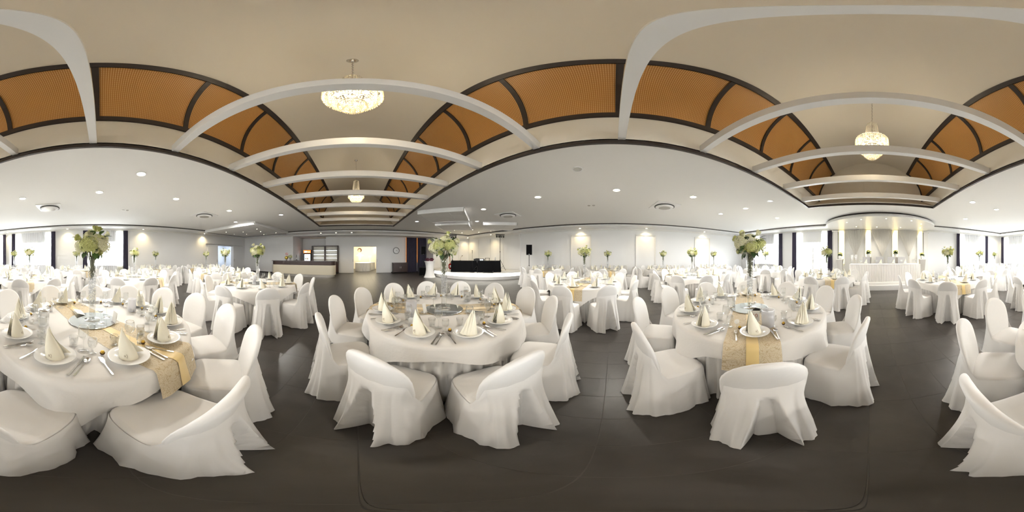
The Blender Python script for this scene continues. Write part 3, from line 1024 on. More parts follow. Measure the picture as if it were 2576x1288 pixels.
dj_table(1.42, ('folding table on stage under the right black cloth', 'black floor-length cloth over the right stage table'), stg(1229, 10.3))
TT = SZ + 0.70
# mixer, stand with tray, bottle, desk lamp mic
mixp = MB().box(-.34, .34, -.2, .2, 0, .12).mesh('case', 'black')
kn = MB()
for i in range(12):
    for j in range(4):
        kn.solid([(0.008, 0.12), (0.007, 0.135)], 6, (-.28 + i * .05, -.14 + j * .08, 0))
thing('mixing_console', 'black mixing console on the right black stage table', 'mixer', stg(1205, 10.35, TT), face, None,
      [('case', mixp), ('knobs', kn.mesh('knobs', 'steel'), 'stuff'),
       ('display', MB().box(.05, .25, -.205, -.2, .03, .09).mesh('display', 'shelf_led'))])
thing('laptop_stand', 'small raised black laptop stand on the right stage table', 'stand', stg(1226, 10.25, TT), face, None,
      [('tray', MB().box(-.15, .15, -.1, .1, .16, .18).mesh('tray', 'black')),
       ('foot', MB().box(-.13, -.11, -.1, .1, 0, .16).box(.11, .13, -.1, .1, 0, .16).mesh('foot', 'black'))])
thing('water_bottle', 'clear plastic water bottle on the right end of black table', 'bottle', stg(1246, 10.3, TT), face, None,
      [('bottle_body', MB().solid([(0.035, 0), (0.036, .16), (0.014, .22), (0.014, .25)], 14).mesh('bottle_body', 'glass_frost')),
       ('cap', MB().solid([(0.016, .25), (0.016, .27)], 12).mesh('cap', 'white_lacquer'))])
def gooseneck(loc):
    thing('desk_lamp', 'small black gooseneck lamp on the left black stage table', 'lamp', loc, face, None,
          [('base', MB().solid([(0.07, 0), (0.06, .02)], 14).mesh('base', 'black')),
           ('neck', MB().tube([(0, 0, .02), (.0, 0, .15), (.05, 0, .24), (.11, 0, .30)], 0.008).mesh('neck', 'wood_neck')),
           ('head', MB().tube([(.10, 0, .29), (.14, 0, .33)], [0.02, 0.03]).mesh('head', 'black'))])
gooseneck(stg(1158, 10.4, TT))
def tripod(h, spread, r=0.012, base_z=0.0, hub=0.55):
    mb = MB()
    mb.tube([(0, 0, base_z + 0.08), (0, 0, h)], r, 8)
    return mb
def legs3(o, spread, hub, r=0.011, m='black', br=True):
    for k in range(3):
        a = k * 2 * pi / 3 + 0.5
        lm = MB().tube([(0.02 * cos(a), 0.02 * sin(a), hub), (spread * cos(a), spread * sin(a), 0.012)], r, 6)
        if br:
            lm.tube([(0.015 * cos(a), 0.015 * sin(a), 0.12), (spread * .55 * cos(a), spread * .55 * sin(a), hub * .46)], r * .7, 5)
        link('leg', lm.mesh('leg', m), o)
def light_tree(loc, h, lab):
    th = thing('light_stand', lab, 'light stand', loc, face, 'stage light stands',
               [('pole', tripod(h, .5, .016).mesh('pole', 'black')),
                ('collar', MB().solid([(0.03, .70), (0.03, .76)], 10).mesh('collar', 'black')),
                ('collar', MB().solid([(0.027, 1.25), (0.027, 1.31)], 10).mesh('collar', 'black')),
                ('crossbar', MB().box(-.30, .30, -.03, .03, h - .02, h + .05).mesh('crossbar', 'black'))])
    legs3(th, .48, .72, .012)
    lam = MB().solid([(0.045, 0), (0.055, -.02), (0.058, -.12), (0.05, -.13)], 14)
    lam.xf(lambda p: (p[0], p[1] * .95 + p[2] * .35, p[2] * .95 - p[1] * .35))
    lm = lam.mesh('spot_can', 'black')
    ym = MB().tube([(-.06, 0, -.05), (-.06, 0, .01), (.06, 0, .01), (.06, 0, -.05)], .007, 5).mesh('yoke', 'silver')
    lens = MB().solid([(0.046, -.128), (0.046, -.124)], 12).xf(lambda p: (p[0], p[1] * .95 + p[2] * .35, p[2] * .95 - p[1] * .35)).mesh('spot_lens', 'silver')
    for k in range(4):
        c = link('spot_can', lm, th, (-.225 + k * .15, -.02, h - .05))
        link('yoke', ym, c)
        link('spot_lens', lens, c)
light_tree(stg(1258, 10.9), 2.42, 'tall black stand with four spots at right of stage tables')
light_tree(stg(1138, 11.3), 2.42, 'tall black stand with four spots behind the big centre bouquet')
th = thing('microphone_stand', 'black microphone stand in front of the stage tables', 'microphone stand', stg(1188, 9.95), face, None,
           [('pole', MB().tube([(0, 0, .02), (0, 0, 1.15)], .008, 8).mesh('pole', 'black')),
            ('base', MB().solid([(0.15, 0), (0.14, .02), (.02, .035)], 18).mesh('base', 'black')),
            ('microphone', MB().tube([(0, 0, 1.15), (0, -.01, 1.3)], [.013, .018], 8).sphere((0, -.012, 1.33), .026, 10, 6).mesh('microphone', 'black'))])
th = thing('keyboard_tripod', 'low black tripod stand before the stage tables', 'stand', stg(1201, 9.95), face, None,
           [('pole', MB().tube([(0, 0, .25), (0, 0, .85)], .014, 8).mesh('pole', 'black')),
            ('holder', MB().box(-.12, .12, -.02, .02, .83, .86).mesh('holder', 'black'))])
legs3(th, .42, .4, .012)
thing('stage_monitor', 'flat black wedge monitor lying at the stage front', 'speaker', stg(1228, 9.85), face - .3, None,
      [('cabinet', MB().prism([(-.2, 0), (.2, 0), (.2, .03), (-.2, .10)], -.3, .3).xf(lambda p: (p[2], -p[0], p[1])).mesh('cabinet', 'black')),
       ('grille', MB().add([(-.28, -.19, .035), (.28, -.19, .035), (.28, .18, .102), (-.28, .18, .102)], [(0, 1, 2, 3)]).mesh('grille', 'black_cloth'))])
# red guitar on its stand
gb = []
for k in range(40):
    a = 2 * pi * k / 40
    r = 0.155 * (1 + 0.20 * cos(2 * a) + 0.05 * cos(a) - 0.03 * cos(3 * a))
    gb.append((r * sin(a) * 0.95, r * cos(a) * 1.05))
gm = MB().prism(gb, -.02, .02).xf(lambda p: (p[0], p[2], p[1] + .32))
nk = MB().box(-.022, .022, -.012, .012, .44, .95).mesh('neck', 'wood_neck')
hd = MB().prism([(-.03, .95), (.03, .95), (.045, 1.10), (-.02, 1.12)], -.01, .01).xf(lambda p: (p[0], p[2], p[1])).mesh('headstock', 'guitar_red')
pk = MB().box(-.05, .06, -.024, -.02, .25, .40).mesh('pickguard', 'white_lacquer')
g = thing('electric_guitar', 'red electric guitar leaning at the left stage table', 'guitar', stg(1133.5, 10.7), face + .25, None,
          [('guitar_body', gm.mesh('guitar_body', 'guitar_red'), [('pickguard', pk)]), ('neck', nk), ('headstock', hd)])
g.rotation_euler = (R_(-10), 0, face + .5)
th = thing('guitar_stand', 'thin black stand holding the red guitar', 'stand', stg(1132, 10.85), face, None,
           [('pole', MB().tube([(0, 0, .2), (0, 0, .75)], .01).mesh('pole', 'black'))])
legs3(th, .3, .4, .01, br=False)
def loudspeaker(name, loc, rz, w, h, d, lab):
    q = []
    for x, y in ((-w / 2, d / 2), (-w / 2 * .75, -d / 2), (w / 2 * .75, -d / 2), (w / 2, d / 2)):
        q.append((x, -y))
    return thing(name, lab, 'loudspeaker', loc, rz, None,
                 [('cabinet', MB().prism(q, 0, h).mesh('cabinet', 'black')),
                  ('grille', MB().box(-w / 2 + .02, w / 2 - .02, -d / 2 - .012, -d / 2, .03, h - .03).mesh('grille', 'black_cloth'),
                   [('badge', MB().box(-.02, .02, -d / 2 - .016, -d / 2 - .012, .04, .055).mesh('badge', 'silver'))])])
p = stg(1331, 9.6, 0)
th = thing('speaker_stand', 'black tripod stand under the loudspeaker right of the stage', 'stand', p, -R_(60), None,
           [('pole', tripod(1.48, .5, .017).mesh('pole', 'black')), ('collar', MB().solid([(.03, .8), (.03, .87)], 10).mesh('collar', 'black'))])
legs3(th, .45, .75, .012)
loudspeaker('loudspeaker', (p[0], p[1], 1.48), -R_(60), .34, .60, .3, 'black loudspeaker on a tripod right of the stage')
p = stg(1065, 13.0, 0)
th = thing('speaker_stand', 'black tripod stand before the dark wall curtain', 'stand', p, -R_(23), None,
           [('pole', tripod(1.52, .5, .017).mesh('pole', 'black'))])
legs3(th, .40, .7, .012)
loudspeaker('loudspeaker', (p[0], p[1], 1.52), -R_(23), .36, .68, .34, 'black loudspeaker raised before the dark wall curtain')
p = stg(1063, 11.9, 0)
loudspeaker('subwoofer', p, -R_(23), .52, .60, .5, 'large black bass speaker on the floor by the bistro table')
# bistro table in stretch cover with heather pot
p = stg(1081, 10.9, 0)
cov = MB().lathe([(.40, 0.0), (.37, .03), (.30, .22), (.26, .45), (.255, .6), (.275, .8), (.32, .98), (.365, 1.06), (.37, 1.075), (.001, 1.08)], 28)
cov.xf(lambda q: (q[0] * (1 + .05 * cos(4 * atan2(q[1], q[0])) * (1 - q[2])), q[1] * (1 + .05 * cos(4 * atan2(q[1], q[0])) * (1 - q[2])), q[2]))
one('stretch_cover', cov.mesh('stretch_cover', 'chair_cloth'), 'white stretch cover over the bistro table left of the stage', 'table cover', p)
thing('bistro_table', 'tall bistro table hidden under a white stretch cover', 'table', p, 0, None,
      [('tabletop', MB().solid([(.355, 1.04), (.355, 1.065)], 24).mesh('tabletop', 'wenge')), ('column', MB().solid([(.03, .03), (.03, 1.04)], 10).mesh('column', 'steel')),
       ('foot', MB().solid([(.24, 0), (.23, .03)], 20).mesh('foot', 'steel'))])
rd = random.Random(8)
for dx, lab in ((-.14, 'left'), (.13, 'right')):
    fl = MB()
    for k in range(160):
        a, rr = rd.uniform(0, 6.28), math.sqrt(rd.random()) * .17
        zz = .09 + (.17 - rr) * .6 + rd.uniform(-.01, .03)
        fl.sphere((rr * cos(a), rr * sin(a), zz), rd.uniform(.013, .022), 5, 3)
    thing('heather_pot', 'bowl of dark red heather on the %s of the bistro table' % lab, 'flowers', (p[0] + dx * .93, p[1] - dx * .36, 1.081), 0, 'heather bowls',
          [('bowl', MB().solid([(.09, 0), (.13, .09), (.12, .09)], 18).mesh('bowl', 'heather')), ('blossoms', fl.mesh('blossoms', 'heather'), 'stuff')])

# ================================================================ ALCOVE: sideboard, clock, curtain, bar
sbx0, sbx1, sby = 2.95, 4.12, 13.05
th = thing('sideboard', 'low dark brown two-door sideboard under the clock', 'sideboard', ((sbx0 + sbx1) / 2, sby, 0), 0, None,
           [('carcass', MB().box(-.62, .62, 0.0, .42, .08, .83).mesh('carcass', 'wenge')), ('top', MB().box(-.64, .64, -.02, .43, .83, .86).mesh('top', 'wenge'))])
dm = MB().box(-.305, .305, -.02, 0, .10, .82).mesh('door', 'wenge')
hm = MB().box(-.01, .01, -.035, -.02, .4, .55).mesh('handle', 'steel')
for x in (-.31, .31):
    c = link('door', dm, th, (x, 0, 0)); link('handle', hm, c, (-x * .85, 0, 0))
lm = MB().solid([(.025, 0), (.025, .08)], 10).mesh('caster', 'steel')
for x in (-.55, .55):
    for y in (.05, .37):
        link('caster', lm, th, (x, y, 0))
ck = thing('wall_clock', 'round black-rimmed white wall clock above the sideboard', 'clock', (3.28, YA - 0.002, 1.88), 0, None,
           [('rim', MB().lathe([(.245, 0), (.27, .0), (.27, .05), (.245, .05)], 36, close=True).xf(lambda q: (q[0], -q[2], q[1])).mesh('rim', 'black')),
            ('dial', MB().solid([(.25, .01), (.25, .02)], 36).xf(lambda q: (q[0], -q[2], q[1])).mesh('dial', 'porcelain')),
            ('hour_hand', MB().box(-.008, .008, -.03, -.026, -.02, .12).xf(lambda q: (q[0] * .5 + q[2] * .86, q[1], q[2] * .5 - q[0] * .86)).mesh('hour_hand', 'black')),
            ('minute_hand', MB().box(-.005, .005, -.035, -.031, -.02, .19).xf(lambda q: (q[0] * -.5 + q[2] * .86, q[1], q[2] * -.5 - q[0] * .86)).mesh('minute_hand', 'black'))])
mk = MB().box(-.006, .006, -.026, -.022, .20, .23)
for k in range(12):
    a = k * pi / 6
    link('hour_mark', MB().add([(q[0] * cos(a) + q[2] * sin(a), q[1], q[2] * cos(a) - q[0] * sin(a)) for q in mk.v], mk.f).mesh('hour_mark', 'black'), ck)
cu = wavy(MB(), 4.13, 5.08, 0.02, ZA - 0.02, .035, .105)
cu.xf(lambda q: (q[0], 13.32 + q[1], q[2]))
one('wall_drape', cu.mesh('wall_drape', 'curtain_dark'), 'wide dark pleated drape beside the wall clock', 'curtain')
cu = wavy(MB(), 5.13, 5.97, 0.02, ZA - 0.02, .035, .105)
cu.xf(lambda q: (q[0], 13.30 + q[1], q[2]))
one('wall_drape', cu.mesh('wall_drape', 'curtain_dark'), 'narrower dark drape behind the raised loudspeaker', 'curtain')
for x, z0, lab in ((4.10, 0.9, 'glowing amber light strip at the left edge of dark drape'), (5.105, 0.85, 'glowing amber light strip between the dark drapes')):
    one('light_strip', MB().box(x - .008, x + .008, 13.26, 13.29, z0, ZA - .04).mesh('light_strip', 'led_amber'), lab, 'light strip', group='amber strips')

# ---- bar counter with rounded ends
def stadium(x0, x1, y0, y1, r, n=10):
    p = []
    for cx, cy, a0 in ((x1 - r, y0 + r, -pi / 2), (x1 - r, y1 - r, 0)):
        for k in range(n + 1):
            a = a0 + pi / 2 * k / n
            p.append((cx + r * cos(a), cy + r * sin(a)))
    for cx, cy, a0 in ((x0 + r, y1 - r, pi / 2), (x0 + r, y0 + r, pi)):
        for k in range(n + 1):
            a = a0 + pi / 2 * k / n
            p.append((cx + r * cos(a), cy + r * sin(a)))
    return p
bx0, bx1, by0, by1 = -6.15, -1.45, 10.45, 11.25
thing('bar_counter', 'cream bar counter with dark band, rounded ends and steel plinth', 'bar counter', (0, 0, 0), 0, None,
      [('plinth', MB().prism(stadium(bx0 + .08, bx1 - .08, by0 + .08, by1 - .08, .30), 0, .17, True).mesh('plinth', 'brushed_steel')),
       ('front', MB().prism(stadium(bx0, bx1, by0, by1, .38), .17, .80, True).mesh('front', 'cream_panel')),
       ('upper_band', MB().prism(stadium(bx0 + .02, bx1 - .02, by0 + .02, by1 - .02, .36), .80, 1.06, True).mesh('upper_band', 'wenge')),
       ('worktop', MB().prism(stadium(bx0 - .06, bx1 + .02, by0 - .04, by1 + .04, .38), 1.06, 1.09, True).mesh('worktop', 'bar_top'))])
gl = thing('desk_globe', 'small golden globe standing on the bar counter', 'globe', (-5.02, 10.8, 1.09), 0, None,
           [('base', MB().solid([(.08, 0), (.07, .015), (.012, .03), (.012, .06)], 16).mesh('base', 'wenge')), ('globe_ball', MB().sphere((0, 0, .2), .135, 18, 12).mesh('globe_ball', 'globe_gold'))])
# fridge
fx, fy = -4.35, 13.75
fr = thing('drinks_cooler', 'glass-door drinks cooler with orange lit header behind the bar', 'fridge', (fx, fy, 0), R_(-2), None,
           [('cabinet', MB().box(-.36, .36, 0.0, .55, 0.05, 1.95).mesh('cabinet', 'wenge')),
            ('header', MB().box(-.36, .30, -.03, 0, 1.68, 1.93).mesh('header', 'orange_sign')),
            ('interior', MB().box(-.28, .28, -.012, -.002, .2, 1.60).mesh('interior', 'cooler_light'))])
dmb = MB()
for a in ((-.36, -.28, .12, 1.66), (.28, .36, .12, 1.66), (-.36, .36, .12, .2), (-.36, .36, 1.58, 1.66)):
    dmb.box(a[0], a[1], -.05, -.012, a[2], a[3])
dr = link('door', dmb.mesh('door', 'black'), fr)
link('door_glass', MB().box(-.28, .28, -.035, -.03, .2, 1.58).mesh('door_glass', 'glass'), dr)
for x, z, w in ((-.24, 1.76, .055), (-.165, 1.76, .05), (-.095, 1.76, .05), (-.035, 1.77, .035)):
    link('header_letter', MB().lathe([(w * .55, 0), (w, 0), (w, .004), (w * .55, .004)], 12, close=True).xf(lambda q, x=x, z=z: (q[0] * .8 + x, -.031 - q[2], q[1] * 1.5 + z + .03)).mesh('header_letter', 'sign_white'), fr)
link('header_band', MB().box(.03, .24, -.036, -.03, 1.74, 1.80).mesh('header_band', 'sign_white'), fr)
bt = MB().solid([(.03, 0), (.032, .14), (.014, .19), (.014, .23)], 10)
bme = bt.mesh('bottle', 'beer')
for k in range(12):
    one('bottle', bme, 'amber bottle in the lit cooler, %s row, %s from left' % (('bottom', 'middle', 'top')[k // 4], ORD(k % 4 + 1)), 'bottle', (fx - .2 + (k % 4) * .085, fy - .024 + 0.0, .25 + (k // 4) * .42), 0, 'cooler bottles')
# back shelf with glass boards and LED lines
hx0, hx1, hy0, hy1 = -3.78, -1.55, 13.12, 13.42
zt, zb = 2.27, .98
sm = MB().box(hx0, hx0 + .09, hy0, hy1, zb, zt).box(hx1 - .09, hx1, hy0, hy1, zb, zt).box((hx0 + hx1) / 2 - .05, (hx0 + hx1) / 2 + .05, hy0, hy1, zb, zt)
sm.box(hx0, hx1, hy0, hy1, zt - .06, zt)
sh = thing('bottle_shelf', 'dark framed back-bar shelf with lit glass boards', 'shelf', (0, 0, 0), 0, None,
           [('frame', sm.mesh('frame', 'wenge')), ('back_panel', MB().box(hx0 + .09, hx1 - .09, hy1 - .03, hy1 - .01, zb, zt - .06).mesh('back_panel', 'shelf_back'))])
mid = (hx0 + hx1) / 2
for b0, b1 in ((hx0 + .09, mid - .05), (mid + .05, hx1 - .09)):
    for zz in (1.26, 1.56, 1.88):
        c = link('glass_board', MB().box(b0, b1, hy0 + .02, hy1 - .03, zz, zz + .012).mesh('glass_board', 'glass_frost'), sh)
        link('board_light', MB().box(b0 + .06, b1 - .04, hy0 + .1, hy0 + .13, zz - .02, zz).mesh('board_light', 'shelf_led'), c)
tum = MB().lathe([(.001, 0), (.026, 0), (.03, .1), (.028, .1), (.024, .008)], 10).mesh('tumbler', 'glass')
for row, zz in enumerate((1.572, 1.892)):
    for k in range(9):
        one('tumbler', tum, 'clear tumbler on the %s lit board of right shelf bay, %s from left' % (('middle', 'upper')[row], ORD(k + 1)), 'glass', (mid + .14 + k * .098, hy0 + .2, zz), 0, 'shelf tumblers')
thing('back_counter', 'dark back-bar counter below the lit shelf', 'cabinet', (0, 0, 0), 0, None,
      [('body', MB().box(hx0 - .9, hx1 + .03, 12.95, 13.44, 0.1, .93).mesh('body', 'wenge')), ('top', MB().box(hx0 - .9, hx1 + .06, 12.9, 13.44, .93, .975).mesh('top', 'bar_top')),
       ('kick', MB().box(hx0 - .85, hx1, 13.0, 13.44, 0, .1).mesh('kick', 'black'))])
tap = thing('beer_tap', 'steel beer tap column behind the bar counter', 'beer tap', (-4.35, 11.15, 1.09), 0, None,
            [('column', MB().tube([(0, 0, 0), (0, 0, .30)], .025, 10).mesh('column', 'steel')), ('spout', MB().tube([(0, 0, .26), (0, -.12, .26), (0, -.14, .2)], .012).mesh('spout', 'steel')),
             ('lever', MB().tube([(0, -.04, .28), (0, -.03, .42)], [.008, .014]).mesh('lever', 'black'))])
# no-smoking sign, switch
ns = thing('no_smoking_sign', 'small round red no-smoking sign on the wall by the bar', 'sign', (-5.55, YF - .002, 1.57), 0, None,
           [('plate', MB().solid([(.12, 0), (.12, .004)], 24).xf(lambda q: (q[0], -q[2], q[1])).mesh('plate', 'porcelain')),
            ('red_ring', MB().lathe([(.09, .004), (.115, .004), (.115, .007), (.09, .007)], 24, close=True).xf(lambda q: (q[0], -q[2], q[1])).mesh('red_ring', 'sign_red')),
            ('cigarette', MB().box(-.06, .06, -.006, -.004, -.012, .012).mesh('cigarette', 'black')),
            ('red_bar', MB().box(-.1, .1, -.009, -.006, -.012, .012).xf(lambda q: ((q[0] - q[2]) * .707, q[1], (q[0] + q[2]) * -.707)).mesh('red_bar', 'sign_red'))])
thing('wall_switch', 'small white wall control right of the no-smoking sign', 'switch', (-5.25, YF - .002, 1.47), 0, None,
      [('plate', MB().box(-.06, .06, -.02, 0, -.05, .05).mesh('plate', 'porcelain')), ('display', MB().box(-.04, .04, -.024, -.02, .0, .035).mesh('display', 'bar_top'))])

# ---- bright back room: buffet tables, wall lamp, candelabra, bride poster
def pleat_skirt(R, H, n=44, amp0=.006, amp1=.03, top=True, ph=0.0, taper=0.0):
    mb = MB(); rows = []
    N = n * 6
    for v in (0, .08, .3, .65, 1.0):
        row = []
        for k in range(N):
            a = 2 * pi * k / N
            w = sin(n * a + ph + 0.6 * sin(5 * a))
            r = R + lerp(amp0, amp1, v) * w + taper * v + .004 * v * sin(3 * a + ph)
            row.append((r * cos(a), r * sin(a), lerp(H, .004, v)))
        rows.append(row)
    mb.grid(rows, wrap=True)
    if top:
        mb.add([(R * cos(2 * pi * k / 48), R * sin(2 * pi * k / 48), H + .001) for k in range(48)], [tuple(range(48))])
    return mb
bsk = pleat_skirt(.75, .78).mesh('skirted_cloth', 'cloth')
for x, y, lab in ((.55, 15.6, 'nearer'), (1.05, 16.9, 'farther')):
    one('skirted_cloth', bsk, 'white pleated cloth on the %s buffet table in the bright back room' % lab, 'tablecloth', (x, y, 0), 0, 'back room cloths')
    thing('buffet_table', 'round buffet table under the %s pleated cloth in back room' % lab, 'table', (x, y, 0), 0, 'back room tables',
          [('tabletop', MB().solid([(.73, .75), (.73, .775)], 28).mesh('tabletop', 'wenge')), ('column', MB().solid([(.05, 0), (.05, .75)], 10).mesh('column', 'steel'))])
thing('wall_lamp', 'glowing white wall lamp in the bright back room', 'lamp', (2.3, 17.9, 2.0), 0, None,
      [('shade', MB().solid([(.16, -.05), (.22, .2), (.20, .4), (.1, .5)], 16).mesh('shade', 'lamp_glass')), ('bracket', MB().tube([(0, 0, -.05), (0, .05, -.25)], .03).mesh('bracket', 'silver'))])
cnd = MB().solid([(.09, 0), (.08, .02), (.015, .05), (.012, .45)], 12)
for k in range(4):
    a = k * pi / 2
    cnd.tube([(0, 0, .38), (.10 * cos(a), .10 * sin(a), .36), (.13 * cos(a), .13 * sin(a), .46)], .007, 5)
th = thing('candelabra', 'silver candelabra on the farther buffet table in back room', 'candelabra', (1.3, 16.8, .785), 0, None, [('candle_arms', cnd.mesh('candle_arms', 'silver'))])
cm_ = MB().solid([(.011, .46), (.011, .66)], 8).mesh('candle', 'wax')
for k in range(4):
    link('candle', cm_, th, (.13 * cos(k * pi / 2), .13 * sin(k * pi / 2), 0))
link('candle', cm_, th, (0, 0, 0))
def flat(pts, y): return MB().prism(pts, 0, .004).xf(lambda q: (q[0], -q[2] - y, q[1]))
def ell(cx, cy, rx, ry, n=20): return [(cx + rx * cos(2 * pi * k / n), cy + ry * sin(2 * pi * k / n)) for k in range(n)]
thing('bride_poster', 'wall picture of a brown-haired woman in white in the back room', 'poster', (.25, 17.995, 1.65), 0, None,
      [('sheet', flat([(-.6, -.8), (.6, -.8), (.6, .7), (-.6, .7)], 0).mesh('sheet', 'cream_room_paint')),
       ('hair_print', flat(ell(0, .42, .24, .24), .004).mesh('hair_print', 'hair')), ('face_print', flat(ell(-.04, .36, .15, .18), .008).mesh('face_print', 'skin')),
       ('dress_print', flat([(-.48, -.18), (-.2, -.05), (-.07, .16), (.07, .16), (.24, -.05), (.5, -.15), (.2, -.3), (.08, -.75), (-.1, -.72), (-.16, -.3)], .006).mesh('dress_print', 'porcelain'))])

# ================================================================ HEAD TABLE END
HX = -0.70
# oval canopy
can = []
for k in range(49):
    a = pi * k / 48
    can.append((HX + .1 + 2.9 * cos(a), -8.7 + 2.35 * sin(a)))
can += [(HX + .1 - 2.9, YB + .01), (HX + .1 + 2.9, YB + .01)]
can2 = [(HX + .1 + (x - HX - .1) * .975, -8.7 + (y + 8.7) * .97 if y > -8.7 else y) for x, y in can]
cp = struct('ceiling_canopy', MB().prism(can, 3.01, 3.075).prism(can, 3.09, 3.12).mesh('ceiling_canopy', 'white_lacquer'), 'white oval canopy over the head table')
link('shadow_gap', MB().prism(can2, 3.12, 3.199).mesh('shadow_gap', 'dark_trim'), cp)
for k, (dx, y) in enumerate([(1.55, -7.55), (.85, -6.95), (-.2, -6.75), (-1.35, -7.0), (-2.0, -7.6), (1.2, -8.7), (0.1, -8.8), (-1.2, -8.8), (-2.3, -8.7)]):
    thing('star_spot', 'tiny star spot in the oval canopy, %s row, %s from left' % (('front', ORD(k + 1)) if k < 5 else ('rear', ORD(k - 4))), 'spotlight', (HX + dx + .2, y, 3.01), 0, 'star spots in the oval canopy', [('bezel', st_ring), ('lens', st_glow)])
    if k % 2 == 0: add_light('star_spot_lamp', 'SPOT', (HX + dx + .2, y, 2.995), 44, (1.0, 0.90, 0.72), (0, 0, 0), spot_size=R_(115), spot_blend=0.8, shadow_soft_size=0.02)
# platform
pl = [(HX + x, y) for x, y in ([(-2.9, YB + .02), (2.55, YB + .02), (2.55, -8.2)] + [(2.0 - 4.3 * k / 20, -6.72 - .0 * sin(pi * k / 20)) for k in range(21)] + [(-2.9, -8.2)])]
pl1 = [(x, y + (.12 if y > -7 else 0)) for x, y in pl]
thing('head_platform', 'low white stepped platform under the head table', 'platform', (0, 0, 0), 0, None,
      [('lower_step', MB().prism(pl1, 0, .20).mesh('lower_step', 'white_lacquer')), ('upper_step', MB().prism(pl, .20, .30).mesh('upper_step', 'moulding'))])
# light niches and drapes on the wall
NX = [1.66, .07, -1.54, -3.1]
for k, x in enumerate(NX):
    thing('light_niche', 'tall glowing warm light panel on head table wall, %s from left' % ORD(k + 1), 'light panel', (x, YB + .005, 0), 0, 'warm light panels',
          [('diffuser', MB().box(-.16, .16, 0, .05, .95, ZS - .11).mesh('diffuser', 'led_warm')),
           ('side_rail', MB().box(-.19, -.16, 0, .08, .9, ZS - .11).box(.16, .19, 0, .08, .9, ZS - .11).mesh('side_rail', 'white_lacquer'))])
for x in (NX[0] + .38, NX[3] - .38):
    link('pilaster', MB().box(x - .14, x + .14, YB, YB + .12, 0, ZS - .2).box(x - .2, x + .2, YB, YB + .18, ZS - .2, ZS - .11).mesh('pilaster', 'moulding'), wb)
for k in range(3):
    x0, x1 = NX[k + 1] + .10, NX[k] - .10
    xm = (x0 + x1) / 2 - .03
    rows = []
    N = 90
    for v in [0, .15, .35, .55, .75, .9, 1.0]:
        row = []
        for j in range(N + 1):
            f = j / N
            w = lerp((x1 - x0) / 2, .035, v)
            row.append((xm + (2 * f - 1) * w, YB + .20 + .05 * (1 - v) * sin(j * 2.1) * .5 + .01 * sin(j * 1.3), lerp(ZS - .12, 1.42, v)))
        rows.append(row)
    d = MB().grid(rows)
    tail = MB().grid([[(xm + (2 * j / 16 - 1) * lerp(.035, .10, v), YB + .2 + .02 * sin(j * 2.1), lerp(1.42, .5, v)) for j in range(17)] for v in (0, .5, 1)])
    thing('gathered_drape', 'white sheer drape gathered to a point behind head table, %s from left' % ORD(k + 1), 'drape', (0, 0, 0), 0, 'gathered wall drapes',
          [('swag', d.mesh('swag', 'drape')), ('tail', tail.mesh('tail', 'drape'))])
# head table
hw = 1.56
top_z = .30 + .75
hs = MB()
pts = []
per = [(HX - hw, -7.75), (HX - hw, -7.0), (HX + hw, -7.0), (HX + hw, -7.75)]
nn = [0]
for a, b in zip(per, per[1:]):
    m = int(hypot(b[0] - a[0], b[1] - a[1]) / .012)
    for j in range(m):
        f = j / m
        pts.append((lerp(a[0], b[0], f), lerp(a[1], b[1], f), b[0] == a[0]))
rows = []
for v in (0, .1, .5, 1):
    row = []
    for i, (x, y, sd) in enumerate(pts):
        w = lerp(.004, .022, v) * sin(i * 1.05 + .5 * sin(i * .11)) + .01 * v
        row.append((x + (w * (-1 if x < HX else 1) if sd else 0), y + (0 if sd else w), lerp(top_z, .303, v)))
    rows.append(row)
hs.grid(rows)
one('table_skirt', hs.mesh('table_skirt', 'cloth'), 'long white pleated skirt around the head table', 'tablecloth')
one('table_cover', MB().box(HX - hw - .02, HX + hw + .02, -7.78, -6.985, top_z, top_z + .006).mesh('table_cover', 'cloth'), 'flat white cloth on top of the head table', 'tablecloth')
th = thing('head_table', 'long head table under white cloth before the lit drapes', 'table', (HX, -7.4, .30), 0, None,
           [('tabletop', MB().box(-hw + .02, hw - .02, -.34, .37, .71, .745).mesh('tabletop', 'wenge'))])
lm = MB().tube([(0, 0, 0), (0, 0, .71)], .018).mesh('leg', 'steel')
for x in (-1.4, 1.4):
    for y in (-.28, .3):
        link('leg', lm, th, (x, y, 0))
# head chairs: square backs
hcb = MB().box(-.20, .20, -.02, .02, .55, 1.08).mesh('backrest', 'grey_leather')
hcs = MB().box(-.21, .21, 0, .42, .42, .49).mesh('seat', 'grey_leather')
hcl = MB().tube([(0, 0, 0), (0, 0, .55)], .013).mesh('leg', 'steel')
HCX = [.15, -.53, -1.13, -1.68]
for k, x in enumerate(HCX):
    th = thing('head_chair', 'pale grey square-backed chair behind head table, %s from left' % ORD(k + 1), 'chair', (x, -8.35, .30), 0, 'head table chairs',
               [('backrest', hcb), ('seat', hcs)])
    for sx in (-.18, .18):
        for sy in (0.0, .38):
            link('leg', hcl, th, (sx, sy, 0)).scale = (1, 1, 1 if sy == 0 else .76)

# ================================================================ BANQUET TABLES
TR, TZ = 0.90, 0.75
